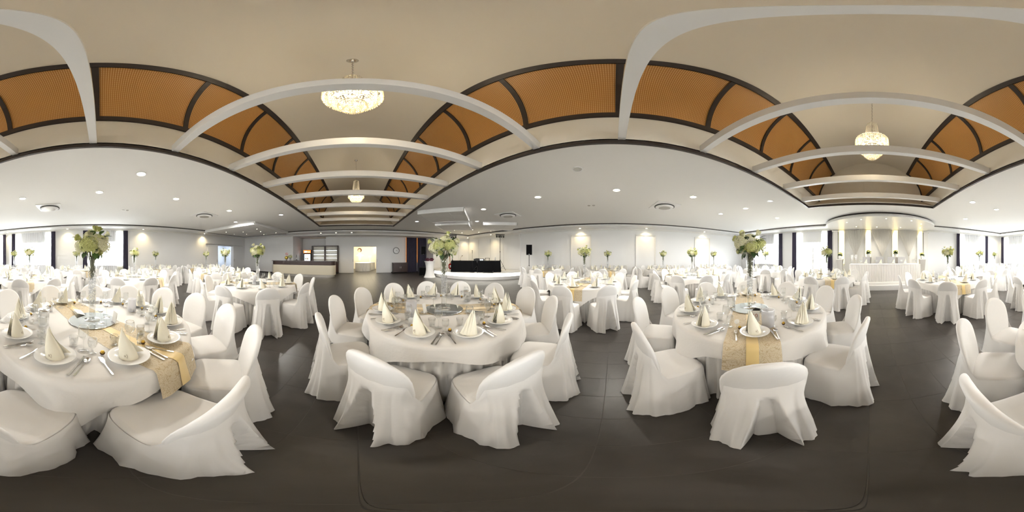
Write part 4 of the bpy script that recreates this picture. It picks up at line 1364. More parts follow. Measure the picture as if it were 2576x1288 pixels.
# ---- covered chair: back slab, seat, floor-length skirt, rear box pleat
def chair_meshes(seed):
    rd = random.Random(seed)
    ph = [rd.uniform(0, 6.3) for _ in range(4)]
    # back: oval-headed padded slab, leaning backwards
    def half_w(z):
        if z < .62: return lerp(.178, .208, sstep(.40, .62, z))
        if z < .70: return .208
        f = (z - .70) / .205
        return .208 * math.sqrt(max(0.0, 1 - f ** 2.3))
    zs = [.43, .48, .53, .58, .63, .68, .73, .775, .815, .85, .875, .892, .902, .905]
    def yb(z): return -.175 - (z - .43) * .22
    bk = MB()
    N = 20
    rows = []
    for z in zs:
        w = max(.006, half_w(z)); th = .025 * min(1, w / .09)
        row = []
        for k in range(N):
            a = 2 * pi * k / N
            x = w * (abs(cos(a)) ** .7) * (1 if cos(a) >= 0 else -1)
            y = th * (abs(sin(a)) ** .8) * (1 if sin(a) >= 0 else -1)
            curve = .035 * (x / .21) ** 2
            row.append((x, yb(z) + y + curve + .004 * sin(9 * z + ph[0]) * (1 - z), z))
        rows.append(row)
    bk.grid(rows, wrap=True)
    bk.f.append(tuple(len(bk.v) - N + k for k in range(N))); bk.sm.append(True)
    # seat
    def se(a, hx, hy, e):
        c, s = cos(a), sin(a)
        return (hx * (abs(c) ** e) * (1 if c >= 0 else -1), hy * (abs(s) ** e) * (1 if s >= 0 else -1))
    st = MB()
    M = 40
    rows = []
    for f, z in ((.02, .482), (.5, .481), (.85, .477), (.95, .470), (1.0, .455), (1.005, .43)):
        rows.append([(se(2 * pi * k / M, .212 * f, .208 * f, .45)[0], se(2 * pi * k / M, .212 * f, .208 * f, .45)[1], z) for k in range(M)])
    st.grid(rows, wrap=True)
    st.f.append(tuple(range(M - 1, -1, -1))); st.sm.append(True)
    # skirt
    sk = MB()
    angs = sorted([2 * pi * k / 84 for k in range(84) if abs(2 * pi * k / 84 - 1.5 * pi) > .46] + [1.5 * pi - .46 + .92 * k / 50 for k in range(51)])
    rows = []
    for v in (0, .04, .09, .14, .20, .30, .42, .55, .70, .85, 1.0):
        row = []
        for a in angs:
            rear = sstep(.28, .60, -sin(a))
            tx, ty = se(a, .214, .21, .45)
            ztop = lerp(.462, .70, rear)
            tx = lerp(tx, tx * .965, rear)
            ct = min(1.0, abs(tx) / .208) ** (1 / .7)
            ty = lerp(ty, yb(.70) - .0245 * math.sqrt(max(0, 1 - ct * ct)) ** .8 + .035 * (tx / .21) ** 2, rear)
            bx_, by_ = se(a, .262, .235, .55)
            by_ = lerp(by_, by_ * 1.42, sstep(.1, .8, -sin(a)))
            by_ += .012 * sin(a)
            e = v ** 1.15
            x = lerp(tx, bx_, e); y = lerp(ty, by_, e)
            z = lerp(ztop, .006, v)
            x *= 1 - .10 * rear * sstep(0, .18, v) * (1 - sstep(.18, .75, v))
            rr = hypot(x, y) or 1
            fold = e * (.011 * sin(7 * a + ph[1]) + .008 * sin(13 * a + ph[2]) + .006 * sin(4 * a + ph[3]))
            fold += .006 * e * sin(23 * a + ph[0])
            # inverted box pleat in the middle of the rear
            d = abs(((a - 1.5 * pi + pi) % (2 * pi)) - pi)
            vp_ = max(0.0, (v - .10) / .90)
            wv = .012 + .19 * vp_
            if v == 0: fold -= .003
            if d < wv: fold -= (.035 + .12 * vp_) * sstep(0, .014 + .02 * vp_, wv - d) * sstep(0.0, .12, vp_)
            elif d < wv + .14: fold += (.004 + .020 * vp_) * (1 - (d - wv) / .14) * sstep(0, .1, vp_)
            row.append((x + x / rr * fold, y + y / rr * fold, z))
        rows.append(row)
    sk.grid(rows, wrap=True)
    return [('seat_cover', st.mesh('seat_cover', 'chair_cloth')), ('back_cover', bk.mesh('back_cover', 'chair_cloth')),
            ('skirt', sk.mesh('skirt', 'chair_cloth'))]
CHAIRS = [chair_meshes(s) for s in (1, 2, 3, 4)]

# ---- cloths
skirt_me = pleat_skirt(TR - .045, TZ - .006, 56, .012, .036, True, 0.0, .0).mesh('floor_cloth', 'cloth')
def overlay_mesh(seed, half=1.03):
    rd = random.Random(seed)
    p0, p1, p2 = (rd.uniform(0, 6.3) for _ in range(3))
    N = 144
    mb = MB()
    rings = [(.02, 0), (.5, 0), (.96, 0), (1.0, 0)]
    rows = []
    for f, _ in rings:
        rows.append([(TR * f * cos(2 * pi * k / N), TR * f * sin(2 * pi * k / N), TZ - .002 - (.004 if f == 1.0 else 0)) for k in range(N)])
    for v in (.06, .2, .4, .6, .8, 1.0):
        row = []
        for k in range(N):
            a = 2 * pi * k / N
            c = max(abs(cos(a)), abs(sin(a)))
            rmax = half / c
            hangl = max(.02, rmax - TR)
            d = hangl * v
            fold = d * (.13 * sin(8 * a + p0) + .10 * sin(13 * a + p1)) + .012 * min(1, d / .1)
            corner = sstep(.78, 1.0, abs(sin(2 * a)))
            r = TR + .010 + fold + d * (.05 - .10 * corner)
            row.append((r * cos(a), r * sin(a), TZ - .008 - d * .985))
        rows.append(row)
    mb.grid(rows, wrap=True)
    return mb.mesh('overlay_cloth', 'cloth')
OVER = [overlay_mesh(s) for s in (1, 2, 3)]
def runner_mesh(w, up, hang_, m, seed=0):
    xs = [-w / 2 + w * i / 8 for i in range(9)]
    L = TR + .02
    ts_ = []
    k = 14
    path = []
    for sgn in (-1, 1):
        pass
    rows = []
    steps = [('h', v) for v in (1, .75, .5, .25, .08)] + [('t', y) for y in (-1, -.97, -.7, -.35, 0, .35, .7, .97, 1)] + [('h2', v) for v in (.08, .25, .5, .75, 1)]
    for kind, v in steps:
        row = []
        for x in xs:
            ye = math.sqrt(TR * TR - x * x)
            if kind == 't':
                row.append((x, v * (ye + .015), TZ + up))
            else:
                sg = -1 if kind == 'h' else 1
                d = v * hang_
                row.append((x * (1 + .03 * v), sg * (ye + .028 + up * 2 + .17 * d + .004 * sin(x * 30 + v * 3)), TZ + up - d))
        rows.append(row)
    return MB().grid(rows).mesh('table_runner', m)
run_me = runner_mesh(.40, .001, .24, 'gold_organza')
rib_me = runner_mesh(.085, .004, .235, 'gold_satin')
mirror_me = [('mirror_glass', MB().solid([(.225, 0), (.23, .002), (.23, .005), (.225, .006)], 48).mesh('mirror_glass', 'mirror'))]

# ---- tall trumpet vase
VH = .70
vprof = [(.001, .0), (.075, .0), (.078, .004), (.03, .012), (.026, .03), (.034, .06), (.036, .2), (.04, .4), (.048, .58), (.056, VH)]
vase_me = MB().lathe(vprof + [(.052, VH), (.044, .58), (.036, .4), (.032, .2), (.03, .06), (.001, .05)], 22).mesh('glass_body', 'glass')
rd = random.Random(4)
bd = MB()
for k in range(330):
    z = rd.uniform(.20, .50)
    rmx = .031 + .012 * (z - .2) / .3
    rr, a = rmx * math.sqrt(rd.random()), rd.uniform(0, 6.3)
    s = rd.uniform(.004, .008)
    x, y = rr * cos(a), rr * sin(a)
    bd.add([(x, y, z + s), (x + s, y, z), (x, y + s, z), (x - s, y, z), (x, y - s, z), (x, y, z - s)],
           [(0, 1, 2), (0, 2, 3), (0, 3, 4), (0, 4, 1), (5, 2, 1), (5, 3, 2), (5, 4, 3), (5, 1, 4)])
bead_me = bd.mesh('gel_beads', 'bead')
VASE = [('glass_body', vase_me), ('gel_beads', bead_me, 'stuff')]

# ---- bouquets
lf_me = leaf_mb(.072, .056, .3).mesh('leaf', 'leaf')
lf_dk = leaf_mb(.078, .055, .35).mesh('leaf', 'leaf_dark')
def hydrangea(seed, m):
    rd = random.Random(seed)
    mb = MB()
    mb.sphere((0, 0, 0), .052, 10, 7, .85)
    for k in range(190):
        z = 1 - 2 * (k + .5) / 190
        if z < -.8: continue
        a = k * 2.39996
        rr = math.sqrt(1 - z * z)
        n = (rr * cos(a), rr * sin(a), z)
        R0 = .064 + rd.uniform(-.006, .008)
        c = [n[0] * R0, n[1] * R0, n[2] * R0 * .88]
        az, el = atan2(n[0], n[1]), math.asin(n[2])
        tw = rd.uniform(0, 1.5)
        for j in range(4):
            b = tw + j * pi / 2
            s = .0115
            q = []
            for (du, dv, dn) in ((0, 0, 0), (.7, .45, .25), (1.15, 0, .1), (.7, -.45, .25)):
                u, v = (du * cos(b) - dv * sin(b)) * s, (du * sin(b) + dv * cos(b)) * s
                # tangent frame: e = east, f = up-tangent
                ex, ey = cos(az), -sin(az)
                fx_, fy_, fz_ = -sin(el) * sin(az), -sin(el) * cos(az), cos(el)
                q.append((c[0] + u * ex + v * fx_ + dn * s * n[0], c[1] + u * ey + v * fy_ + dn * s * n[1], c[2] + v * fz_ + dn * s * n[2]))
            mb.add(q, [(0, 1, 2, 3)], False)
    return mb.mesh('hydrangea_bloom', m)
def rose(seed, m):
    rd = random.Random(seed)
    mb = MB()
    for ring, (r, h, n) in enumerate(((.010, .040, 3), (.018, .038, 4), (.026, .032, 5))):
        for j in range(n):
            a0 = 2 * pi * j / n + ring * .7
            rows = []
            for v in (0, .5, 1):
                rows.append([((r * (.5 + .6 * v)) * cos(a0 + da), (r * (.5 + .6 * v)) * sin(a0 + da), -.01 + h * v - .006 * v * abs(da) * 2) for da in (-.75, -.35, 0, .35, .75)])
            mb.grid(rows)
    mb.sphere((0, 0, -.008), .017, 8, 5, .8)
    return mb.mesh('rose_bloom', m)
HY = [hydrangea(1, 'petal'), hydrangea(2, 'petal_white')]
RO = [rose(1, 'petal_white'), rose(2, 'petal')]
def bouquet_proto(seed):
    rd = random.Random(seed)
    L = []
    for k in range(5):
        a = k * 2 * pi / 5 + rd.uniform(-.3, .3)
        L.append(('hydrangea_bloom', HY[k % 2], (.098 * cos(a), .098 * sin(a), .128 + rd.uniform(-.03, .03)), (rd.uniform(-.5, .5), rd.uniform(-.5, .5), a), rd.uniform(1.05, 1.4)))
    L.append(('hydrangea_bloom', HY[1], (0, .02, .195), (0, 0, 0), 1.0))
    for k in range(7):
        a = rd.uniform(0, 6.3); e = rd.uniform(.1, 1.2)
        r = .175
        L.append(('rose_bloom', RO[k % 2], (r * cos(a) * cos(e), r * sin(a) * cos(e), .14 + r * sin(e) * .85), (0, pi / 2 - e, a), rd.uniform(.9, 1.25)))
    for k in range(26):
        a = k * 2 * pi / 26 * 3 + rd.uniform(-.2, .2)
        low = k % 2
        e = rd.uniform(-1.0, -.1) if low else rd.uniform(.0, .8)
        r = rd.uniform(.07, .11) if low else rd.uniform(.10, .13)
        L.append(('leaf', lf_me if k % 3 else lf_dk, (r * cos(a), r * sin(a), rd.uniform(.085, .13) if low else rd.uniform(.15, .21)), (e, 0, a - pi / 2 + rd.uniform(-.4, .4)), rd.uniform(.7, 1.15)))
    for k in range(9):
        a = k * 2 * pi / 9 + rd.uniform(-.3, .3); r = rd.uniform(.05, .085)
        L.append(('leaf', lf_dk if k % 2 else lf_me, (r * cos(a), r * sin(a), rd.uniform(.03, .075)), (rd.uniform(-1.1, -.3), 0, a - pi / 2 + rd.uniform(-.4, .4)), rd.uniform(.8, 1.2)))
    for k in range(4):
        a = rd.uniform(0, 6.3); r = .13
        L.append(('rose_bloom', RO[k % 2], (r * cos(a), r * sin(a), rd.uniform(.04, .07)), (0, pi / 2 + .3, a), rd.uniform(.8, 1.05)))
    sp = MB()
    for k in range(18):
        a = rd.uniform(0, 6.3); e = rd.uniform(-.7, .7)
        cx, cy, cz = .155 * cos(a) * cos(e), .155 * sin(a) * cos(e), .12 + .14 * sin(e)
        for j in range(60):
            p = [cx + rd.gauss(0, .022), cy + rd.gauss(0, .022), cz + rd.gauss(0, .02)]
            s = rd.uniform(.0018, .003)
            x, y, z = p
            sp.add([(x, y, z + s), (x + s, y, z), (x, y + s, z), (x - s, y, z), (x, y - s, z), (x, y, z - s)],
                   [(0, 1, 2), (0, 2, 3), (0, 3, 4), (0, 4, 1), (5, 2, 1), (5, 3, 2), (5, 4, 3), (5, 1, 4)])
    sprig = sp.mesh('filler_sprigs', 'sprig')
    sm = MB()
    for k in range(16):
        a = rd.uniform(0, 6.3)
        r0, r1 = rd.uniform(.004, .032), rd.uniform(.03, .09)
        sm.tube([(r0 * .6 * cos(a + 2), r0 * .6 * sin(a + 2), -.23 + rd.uniform(0, .08)), (r0 * cos(a), r0 * sin(a), -.02), (r1 * cos(a), r1 * sin(a), .14)], .004, 5)
    for k in range(70):
        a = rd.uniform(0, 6.3); r0 = .038 * math.sqrt(rd.random()); z = rd.uniform(-.2, -.02); b = rd.uniform(0, 6.3)
        r1 = .036 * math.sqrt(rd.random())
        sm.tube([(r0 * cos(a), r0 * sin(a), z), (r1 * cos(b), r1 * sin(b), z + rd.uniform(.02, .06))], .0022, 4)
    stems = sm.mesh('stems', 'stem')
    return L, sprig, stems
BOUQ = [bouquet_proto(s) for s in (11, 12, 13)]
def bouquet(k, loc, rz, sc, lab, group):
    L, sprig, stems = BOUQ[k]
    th = thing('flower_bouquet', lab, 'bouquet', loc, rz, group, [('filler_sprigs', sprig, 'stuff'), ('stems', stems)])
    for nm, me, p, ro, s in L:
        o = link(nm, me, th, p); o.rotation_euler = ro; o.scale = (s, s, s)
    th.scale = (sc, sc, sc)
    return th

# ---- place-setting pieces
plate_me = MB().lathe([(.001, .004), (.055, .004), (.075, .012), (.118, .028), (.122, .032), (.119, .033), (.075, .019), (.055, .010), (.001, .010)], 30).mesh('plate', 'porcelain')
def napkin_meshes(seed, fold_open=True):
    rd = random.Random(seed)
    mb = MB()
    # plain wrapped side
    rows = []
    for v in (0, .2, .4, .6, .8, 1):
        row = []
        for k in range(13):
            a = R_(150 + 240 * k / 12)
            bx_, by_ = .056 * cos(a), .050 * sin(a)
            ax, ay, az = -.042, -.002, .215
            b = .010 * sin(pi * v)
            row.append((lerp(bx_, ax, v ** 1.05) + b * cos(a), lerp(by_, ay, v) + b * sin(a), .003 + lerp(0, az, v) * (1 if k < 10 else 1 - .05 * (k - 9) * v)))
        rows.append(row)
    mb.grid(rows)
    # fan of sails
    for j in range(4):
        rows = []
        for v in (0, .15, .3, .45, .6, .75, .9, 1):
            row = []
            for k in range(6):
                u = k / 5
                xl = -.044 + .006 * j - .004 * v
                xr = lerp(-.040 + .008 * j, .020 + .022 * j, v ** 1.25)
                x = lerp(xl, xr, u)
                y = .050 - .011 * j + .016 * sin(pi * u) * v + .012 * v - .03 * (1 - v)
                z = .003 + (.213 - .016 * j) * (1 - v) ** .9 + .018 * v * (u ** 2) * (j * .5)
                row.append((x, y, z))
            rows.append(row)
        mb.grid(rows)
    main = mb.mesh('folded_napkin', 'ivory')
    em = MB()
    pts = []
    for k in range(15):
        t_ = k / 14 * 2 * pi
        a = R_(262) + .20 * sin(t_)
        zz = .040 + .010 * sin(2 * t_) + .004 * cos(t_)
        f = zz / .215
        pts.append((lerp(.0575 * cos(a), -.042, f) , lerp(.0515 * sin(a), -.002, f) - .0085, zz))
    em.tube(pts, .0009, 4)
    return main, em.mesh('emblem', 'ink_brown')
NAP = [napkin_meshes(s) for s in (1, 2)]
wine_me = MB().lathe([(.001, 0), (.034, 0), (.035, .002), (.008, .006), (.004, .012), (.004, .085), (.012, .094), (.030, .115), (.037, .14), (.034, .175), (.030, .195),
                      (.029, .195), (.033, .175), (.036, .14), (.029, .117), (.001, .098)], 16).mesh('wine_glass', 'glass')
small_me = MB().lathe([(.001, 0), (.028, 0), (.029, .002), (.007, .006), (.005, .03), (.010, .038), (.026, .055), (.031, .08), (.028, .115), (.027, .115), (.030, .08), (.025, .057), (.001, .042)], 14).mesh('small_glass', 'glass')
tumb_me = MB().lathe([(.001, .0), (.028, 0), (.033, .08), (.0315, .08), (.027, .012), (.001, .012)], 14).mesh('tumbler', 'glass')
def blade(pts, z0, z1, bow=0.0):
    mb = MB().prism(pts, z0, z1)
    return mb
fork_h = [(-.004, -.10), (.004, -.10), (.006, -.085), (.003, -.02), (.003, .02), (.011, .045), (.012, .06), (-.012, .06), (-.011, .045), (-.003, .02), (-.003, -.02), (-.006, -.085)]
fk = MB().prism(fork_h, .001, .0035)
for k in range(4):
    x = -.0105 + k * .0065
    fk.box(x, x + .0028, .06, .10, .0015, .0035)
fork_me = fk.mesh('fork', 'steel')
knife_me = MB().prism([(-.006, -.11), (.006, -.11), (.007, -.09), (.004, 0), (.010, .01), (.011, .07), (.006, .105), (-.004, .11), (-.005, 0), (-.007, -.09)], .001, .004).mesh('knife', 'steel')
sp_b = MB().prism([(-.004, -.10), (.004, -.10), (.006, -.085), (.003, -.01), (.003, .05), (-.003, .05), (-.003, -.01), (-.006, -.085)], .001, .0035)
sp_b.grid([[(.018 * rr * cos(2 * pi * k / 16), .072 + .028 * rr * sin(2 * pi * k / 16), .002 + .006 * rr * rr) for k in range(16)] for rr in (.05, .5, 1.0)], wrap=True)
spoon_me = sp_b.mesh('spoon', 'steel')
choc = [('foil_ball', MB().sphere((0, 0, .018), .014, 10, 7).mesh('foil_ball', 'gold_foil')),
        ('paper_cup', MB().lathe([(.001, 0), (.012, 0), (.017, .012), (.0165, .012), (.011, .001)], 14).mesh('paper_cup', 'cocoa_paper'))]
tagp = [('disc', MB().solid([(.024, 0), (.024, .0012)], 22).xf(lambda q: (q[0], q[2], q[1] + .062)).mesh('disc', 'card')),
        ('stick', MB().tube([(0, 0, 0), (0, 0, .045)], .0012, 4).mesh('stick', 'wax'))]

# ---- centre pieces
hur_me = [('glass_cylinder', MB().lathe([(.001, 0), (.05, 0), (.055, .004), (.060, .17), (.057, .17), (.052, .012), (.001, .012)], 24).mesh('glass_cylinder', 'glass_frost')),
          ('candle', MB().solid([(.03, .013), (.03, .08)], 16).mesh('candle', 'wax'))]
frs = bpy.data.materials
glassy('glass_milk', frost=0.85)
milk_me = [('glass_cylinder', MB().lathe([(.001, 0), (.046, 0), (.049, .004), (.050, .155), (.047, .155), (.045, .012), (.001, .012)], 24).mesh('glass_cylinder', 'glass_milk')),
           ('candle', MB().solid([(.03, .013), (.03, .07)], 16).mesh('candle', 'wax'))]
jl = MB().lathe([(.052, .148), (.056, .15), (.052, .16), (.01, .162)], 24)
jar_me = [('glass_jar', MB().lathe([(.001, 0), (.048, 0), (.052, .004), (.050, .15), (.048, .15), (.048, .012), (.001, .012)], 24).mesh('glass_jar', 'glass')),
          ('lace_lid', jl.mesh('lace_lid', 'silver'))]
tl_me = [('stem_glass', MB().lathe([(.001, 0), (.035, 0), (.036, .002), (.006, .006), (.004, .015), (.004, .10), (.012, .108), (.034, .125), (.036, .14), (.034, .14), (.03, .127), (.001, .112)], 20).mesh('stem_glass', 'glass')),
         ('tealight', MB().solid([(.02, .118), (.02, .134)], 14).mesh('tealight', 'wax'))]
def number_card(body):
    q = MB().box(-.045, .045, -.0015, .0015, 0, .11).xf(lambda p: (p[0], p[1] + p[2] * .18, p[2])).mesh('card_sheet', 'card')
    ft = MB().prism([(-.03, -.02), (.03, -.02), (.03, .05), (-.03, .05)], 0, .004).mesh('foot', 'glass_frost')
    parts = [('card_sheet', q), ('foot', ft)]
    return parts
menu_me = [('menu_sheet', MB().add([(-.05, -.1, .002), (.05, -.1, .002), (.05, .1, .002), (-.05, .1, .002), (-.05, -.09, .035), (-.05, .09, .035)],
                                  [(0, 1, 2, 3), (1, 2, 5, 4)]).mesh('menu_sheet', 'card'))]
def tabpt(px, py):
    a = R_((px - 899) / 7.1556); d = (EYE - TZ) / tan(R_((py - 644) / 7.1556))
    return (d * sin(a), d * cos(a), TZ + .002)

# ---- the tables: id, x, y, chairs, first-seat offset (deg from the line to the viewer), runner azimuth, cloth rotation, phrase, detail
TAB = [
    (1, 1.00, 1.70, 12, 15, 120.6, 30.6, 'front table facing the stage', 3),
    (2, -1.60, -0.09, [16.4, 49.1, 81.8, 114.5, 147.3, 180, 207.7, 235.4, 263.1, 290.8, 317.0, 343.8], 0, 55.6, 45 + 93, 'leftmost front table', 3),
    (3, 1.35, -1.50, 10, -3, 137, 139, 'front table with number ten card', 3),
    (15, -2.28, 3.24, 10, -8, 60, 0, 'table in front of the bar', 2),
    (4, 4.08, .73, 10, 18, 95, 50, 'second-row table below left wall panel', 2),
    (5, 5.00, -2.62, 10, 18, 30, 20, 'second-row table below right wall panel', 2),
    (12, -2.15, -4.12, 10, 0, 5, 70, 'table right of the head table', 2),
    (11, 1.40, -5.2, 10, 18, -25, 10, 'table left of the head table', 2),
    (16, -4.52, -2.13, 10, 10, 70, 30, 'second-row table at left picture edge', 2),
    (17, -5.1, 1.04, 10, 18, 40, 60, 'second-row table right of left bouquet', 2),
    (22, -4.58, 4.35, 10, 12, 20, 15, 'table before the side doorway', 2),
    (6, 7.3, 3.1, 10, 18, 80, 0, 'back-row table beside the tripod loudspeaker', 1),
    (7, 7.85, .28, 10, 8, 80, 30, 'back-row table right of left panel', 1),
    (8, 7.62, -2.4, 10, 18, 100, 45, 'back-row table right of middle panel', 1),
    (9, 7.5, -5.3, 10, 0, 60, 10, 'back-row table right of right panel', 1),
    (10, 4.6, -6.2, 10, 0, 20, 60, 'table before right far corner window', 1),
    (13, -4.6, -5.75, 10, 18, 0, 30, 'table before window right of head table', 1),
    (14, -7.35, -7.6, 10, 0, 90, 0, 'farthest table in the window corner', 1),
    (18, -7.95, 2.75, 10, 18, 90, 20, 'back table under the left wall spot', 1),
    (19, -7.6, -1.16, 10, 0, 45, 0, 'window table behind the left bouquet', 1),
    (20, -7.5, -4.45, 10, 18, 60, 40, 'window table at left picture edge', 1),
    (21, -7.35, 5.5, 10, 18, 0, 10, 'back table left of side doorway', 1),
]
rs = random.Random(77)
tt_me = MB().solid([(TR - .045, TZ - .045), (TR - .045, TZ - .010)], 40).mesh('tabletop', 'wenge')
tc_me = MB().solid([(.05, .03), (.05, TZ - .045)], 14).mesh('column', 'steel')
tf_me = MB().solid([(.35, 0), (.33, .03), (.06, .06)], 24).mesh('foot', 'steel')
CH_R = 1.085
for tid, x, y, n, off, raz, crot, ph, det in TAB:
    base_az = atan2(-x, -y)                       # direction to the viewer
    thing('round_table', 'round pedestal table under white cloths, the %s' % ph, 'table', (x, y, 0), 0, 'round banquet tables',
          [('tabletop', tt_me), ('column', tc_me), ('foot', tf_me)])
    one('floor_cloth', skirt_me, 'white pleated floor-length cloth on the %s' % ph, 'tablecloth', (x, y, 0), rs.uniform(0, 6), 'floor-length table cloths')
    one('overlay_cloth', OVER[tid % 3], 'white square top cloth on the %s' % ph, 'tablecloth', (x, y, 0), -R_(crot), 'square top cloths')
    ru = one('table_runner', run_me, 'sheer gold runner across the %s' % ph, 'table runner', (x, y, 0), -R_(raz), 'gold table runners')
    link('ribbon', rib_me, ru)
    thing('mirror_plate', 'round mirror plate under the vase on the %s' % ph, 'mirror', (x, y, TZ + .005), 0, 'round mirror plates', mirror_me)
    vz = TZ + .0115
    thing('trumpet_vase', 'tall clear glass vase on the %s' % ph, 'vase', (x, y, vz), rs.uniform(0, 6), 'tall glass vases', VASE)
    sc = {1: 1.0, 2: 1.0, 3: 1.12}.get(tid, rs.uniform(.92, 1.12))
    bouquet(tid % 3, (x, y, vz + VH - .05), rs.uniform(0, 6), sc, 'cream and green bouquet in the vase on the %s' % ph, 'vase bouquets')
    seats = n if isinstance(n, list) else [off + 360.0 * k / n for k in range(n)]
    for k, sa_ in enumerate(seats):
        az = base_az + R_(sa_)
        dx, dy = sin(az), cos(az)
        # order of seats: nearest to the viewer first, then clockwise seen from above
        nm = 'nearest' if k == 0 else '%s clockwise from nearest' % ORD(k + 1)
        r = CH_R + rs.uniform(-.015, .03)
        rz = -(az + pi) + rs.uniform(-.05, .05)
        thing('covered_chair', 'white covered chair, %s, at the %s' % (nm, ph), 'chair', (x + r * dx, y + r * dy, 0), rz,
              'covered banquet chairs', CHAIRS[(k * 3 + tid) % 4])
        tx_, ty_ = cos(az), -sin(az)             # to the left of the seated guest's view reversed: picture right when near
        def at(rr, tt): return (x + rr * dx + tt * tx_, y + rr * dy + tt * ty_, TZ + .002)
        on_run = abs(((az - R_(raz) + pi / 2) % pi) - pi / 2) < .3
        lift = .004
        def up(p): return (p[0], p[1], p[2] + lift)
        pl = one('plate', plate_me, 'white deep plate, %s place, %s' % (nm, ph), 'plate', up(at(TR - .165, 0)), 0, 'white plates')
        nk_ = NAP[(k + tid) % 2]
        no = one('folded_napkin', nk_[0], 'ivory folded napkin, %s place, %s' % (nm, ph), 'napkin', (lambda p: (p[0], p[1], p[2] + .0115))(at(TR - .165, 0)),
                 rz + rs.choice([0, 0.5, 2.4, pi, -.5]) + rs.uniform(-.25, .25), 'ivory folded napkins')
        if det == 3:
            link('emblem', nk_[1], no)
        # set offset so that everything of one cover keeps clear of its neighbour
        one('wine_glass', wine_me, 'clear wine glass, %s place, %s' % (nm, ph), 'wine glass', up(at(TR - .335 + rs.uniform(-.02, .02), -.10 + rs.uniform(-.015, .015))), 0, 'wine glasses')
        if det >= 1:
            one('small_glass', small_me, 'small stemmed glass, %s place, %s' % (nm, ph), 'glass', up(at(TR - .30 + rs.uniform(-.02, .02), -.175)), 0, 'small stemmed glasses')
        if det >= 2:
            one('tumbler', tumb_me, 'clear tumbler, %s place, %s' % (nm, ph), 'glass', up(at(TR - .37, -.01 + rs.uniform(-.02, .02))), 0, 'table tumblers')
        if det == 3:
            j = rs.uniform(-.06, .06)
            one('fork', fork_me, 'steel fork, %s place, %s' % (nm, ph), 'fork', up(at(TR - .14, .148)), rz + j, 'steel forks')
            one('knife', knife_me, 'steel knife, %s place, %s' % (nm, ph), 'knife', up(at(TR - .14, -.142)), rz + j + .06, 'steel knives')
            one('spoon', spoon_me, 'steel spoon, %s place, %s' % (nm, ph), 'spoon', up(at(TR - .135, -.172)), rz - j, 'steel spoons')
            thing('gold_praline', 'gold wrapped praline, %s place, %s' % (nm, ph), 'chocolate', up(at(TR - .27, .12)), 0, 'gold pralines', choc)
            if k % 2 == 0:
                thing('name_tag', 'round white name tag, %s place, %s' % (nm, ph), 'name tag', up(at(TR - .30, .145)), rz + pi * .1, 'round name tags', tagp)
    if det < 3:
        thing('candle_glass', 'frosted candle cylinder on the %s' % ph, 'candle holder', (x + .33 * cos(tid), y + .33 * sin(tid), TZ + .006), 0, 'candle cylinders',
              milk_me if tid % 2 else hur_me)

def put(name, parts, px, py, lab, cat, rz=0.0, lift=.004):
    p = tabpt(px, py)
    return thing(name, lab, cat, (p[0], p[1], p[2] + lift), rz, None, parts)
def facing(px): return -R_((px - 899) / 7.1556)
put('candle_glass', milk_me, 332, 783, 'frosted white candle cylinder on the leftmost front table', 'candle holder')
put('candle_jar', jar_me, 110, 818, 'clear jar with lace lid on the leftmost front table', 'jar')
put('tealight_stem', tl_me, 254, 815, 'nearer tealight stem glass on the mirror of leftmost front table', 'candle holder', 0, .012)
put('tealight_stem', tl_me, 268, 800, 'farther tealight stem glass on the mirror of leftmost front table', 'candle holder', 0, .012)
put('number_card', number_card(''), 286, 814, 'cream card standing on the mirror of leftmost front table', 'card', facing(286) - 1.2, .012)
put('menu_card', menu_me, 199, 789, 'folded cream menu card beside the mirror on leftmost front table', 'menu card', facing(199) + .3)
put('candle_glass', hur_me, 1035, 795, 'clear candle cylinder left of the mirror on front table facing stage', 'candle holder')
put('candle_jar', jar_me, 1175, 758, 'clear upturned jar right of the vase on front table facing stage', 'jar')
put('tealight_stem', tl_me, 1090, 776, 'tealight stem glass left of the vase on front table facing stage', 'candle holder', 0, .012)
put('number_card', number_card(''), 1070, 789, 'white card standing left on the mirror of front table facing stage', 'card', facing(1070) + 1.2, .012)
put('menu_card', menu_me, 1192, 786, 'cream menu card right of the mirror on front table facing stage', 'menu card', facing(1192) + 1.3)
put('candle_glass', hur_me, 1932, 822, 'large frosted candle cylinder right of the number ten card', 'candle holder')
put('candle_jar', jar_me, 1840, 775, 'tall clear jar left of the vase on the number ten table', 'jar')
put('tealight_stem', tl_me, 1894, 790, 'tealight stem glass beside the vase on the number ten table', 'candle holder', 0, .006)
nc = put('number_card', number_card('10'), 1899, 812, 'white table card with the number 10', 'card', facing(1899), .012)
tm_ = text_mesh('10', .055, 'ink_red')
tm_.transform(__import__('mathutils').Matrix.Translation((0, .009, .06)) @ __import__('mathutils').Matrix.Rotation(pi / 2 - .18, 4, 'X'))
link('number_print', tm_, nc)
put('menu_card', menu_me, 1912, 780, 'cream menu card behind the vase on the number ten table', 'menu card', facing(1912) + 1.1)

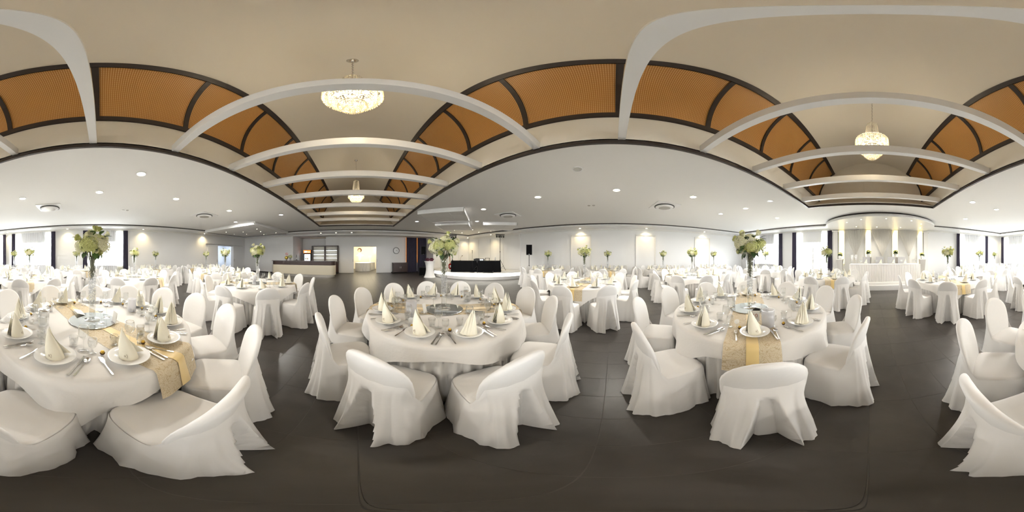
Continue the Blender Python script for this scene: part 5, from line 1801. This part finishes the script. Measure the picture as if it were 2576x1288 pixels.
# ---- head-table covers, flutes, planters
HZ = top_z + .006
for k, x in enumerate(HCX):
    px_ = x + .02
    one('plate', plate_me, 'white plate on the head table, %s from left' % ORD(k + 1), 'plate', (px_, -7.5, HZ), 0, 'white plates')
    one('folded_napkin', NAP[k % 2][0], 'ivory napkin on the head table, %s from left' % ORD(k + 1), 'napkin', (px_, -7.5, HZ + .0105), .4, 'ivory folded napkins')
    for j, dx in enumerate((.17, .23)):
        one('wine_glass', wine_me, '%s wine glass beside the head table plate %s from left' % (('first', 'second')[j], ORD(k + 1)), 'wine glass', (px_ + dx, -7.35 + .06 * j, HZ), 0, 'wine glasses')
flute = MB().lathe([(.001, 0), (.05, 0), (.05, .004), (.008, .01), (.006, .18), (.03, .22), (.048, .30), (.05, .42), (.048, .42), (.045, .30), (.001, .2)], 16).mesh('flute_vase', 'glass_frost')
for x, lab in ((.78, 'left'), (.60, 'right')):
    one('flute_vase', flute, '%s of the two tall glass flutes on the head table left end' % lab, 'glass', (x, -7.3, HZ), 0, 'tall flutes')
for x, lab in ((-2.0, 'left'), (-2.13, 'right')):
    one('flute_glass', wine_me, '%s of two glasses at the head table right end' % lab, 'wine glass', (x, -7.3, HZ), 0, 'end glasses')
pln = MB().add([(-.10, -.10, 0), (.10, -.10, 0), (.10, .10, 0), (-.10, .10, 0), (-.17, -.17, .92), (.17, -.17, .92), (.17, .17, .92), (-.17, .17, .92)],
               [(0, 3, 2, 1), (4, 5, 6, 7), (0, 1, 5, 4), (1, 2, 6, 5), (2, 3, 7, 6), (3, 0, 4, 7)])
pln_me = pln.mesh('tapered_column', 'brushed_steel')
prim = MB().box(-.19, .19, -.19, .19, .92, .95).mesh('cap_plate', 'moulding')
pot_me = MB().lathe([(.001, 0), (.09, 0), (.115, .20), (.105, .20), (.085, .02), (.001, .02)], 20).mesh('white_pot', 'porcelain')
def pot_plant(seed):
    rd = random.Random(seed)
    fo, fw = MB(), MB()
    for k in range(70):
        a = rd.uniform(0, 6.3); e = rd.uniform(-.2, 1.1)
        lf = leaf_mb(.12, .07)
        o = (.05 * cos(a), .05 * sin(a), .19 + .03 * rd.random())
        a2 = pi / 2 - a
        fo.add([tuple(map(sum, zip(rot_to(p, a2 + rd.uniform(-.3, .3), e), o))) for p in lf.v], lf.f, True)
    for k in range(26):
        a = rd.uniform(0, 6.3); e = rd.uniform(.35, 1.4); r = .15
        fw.sphere((r * cos(a) * cos(e), r * sin(a) * cos(e), .21 + r * sin(e)), .032, 7, 5, .7)
    return fo.mesh('foliage', 'leaf'), fw.mesh('blossom_heads', 'petal')
PP = [pot_plant(s) for s in (1, 2)]
for k, (x, y, zb) in enumerate(((1.66, -9.15, .0), (.05, -9.2, .14), (-1.5, -9.2, .14), (-3.05, -9.1, .0))):
    nm = ORD(k + 1)
    thing('planter_column', 'tapered silver column behind the head table, %s from left' % nm, 'planter', (x, y, .30), 0, 'silver planter columns',
          [('tapered_column', pln_me), ('cap_plate', prim)]).scale = (1, 1, 1 + zb)
    fo, fw = PP[k % 2]
    thing('potted_flower', 'white pot of cream flowers on %s silver column from left' % nm, 'potted plant', (x, y, .30 + .95 * (1 + zb)), k * 1.3, 'white flower pots',
          [('pot', pot_me), ('foliage', fo, 'stuff'), ('blossom_heads', fw, 'stuff')])
# bouquet on the bar
gv = MB().lathe([(.001, 0), (.06, 0), (.065, .02), (.06, .12), (.07, .16), (.065, .16), (.055, .12), (.001, .015)], 18).mesh('bowl_vase', 'glass_frost')
one('bowl_vase', gv, 'short glass vase beside the golden globe on the bar', 'vase', (-4.72, 10.8, 1.09))
bouquet(1, (-4.72, 10.8, 1.25), 1, .95, 'cream bouquet in the short vase on the bar', 'vase bouquets')
one('serving_tray', MB().solid([(.2, 0), (.22, .02)], 20).mesh('serving_tray', 'wenge'), 'dark serving tray on the bar right of the bouquet', 'tray', (-4.25, 10.75, 1.09))
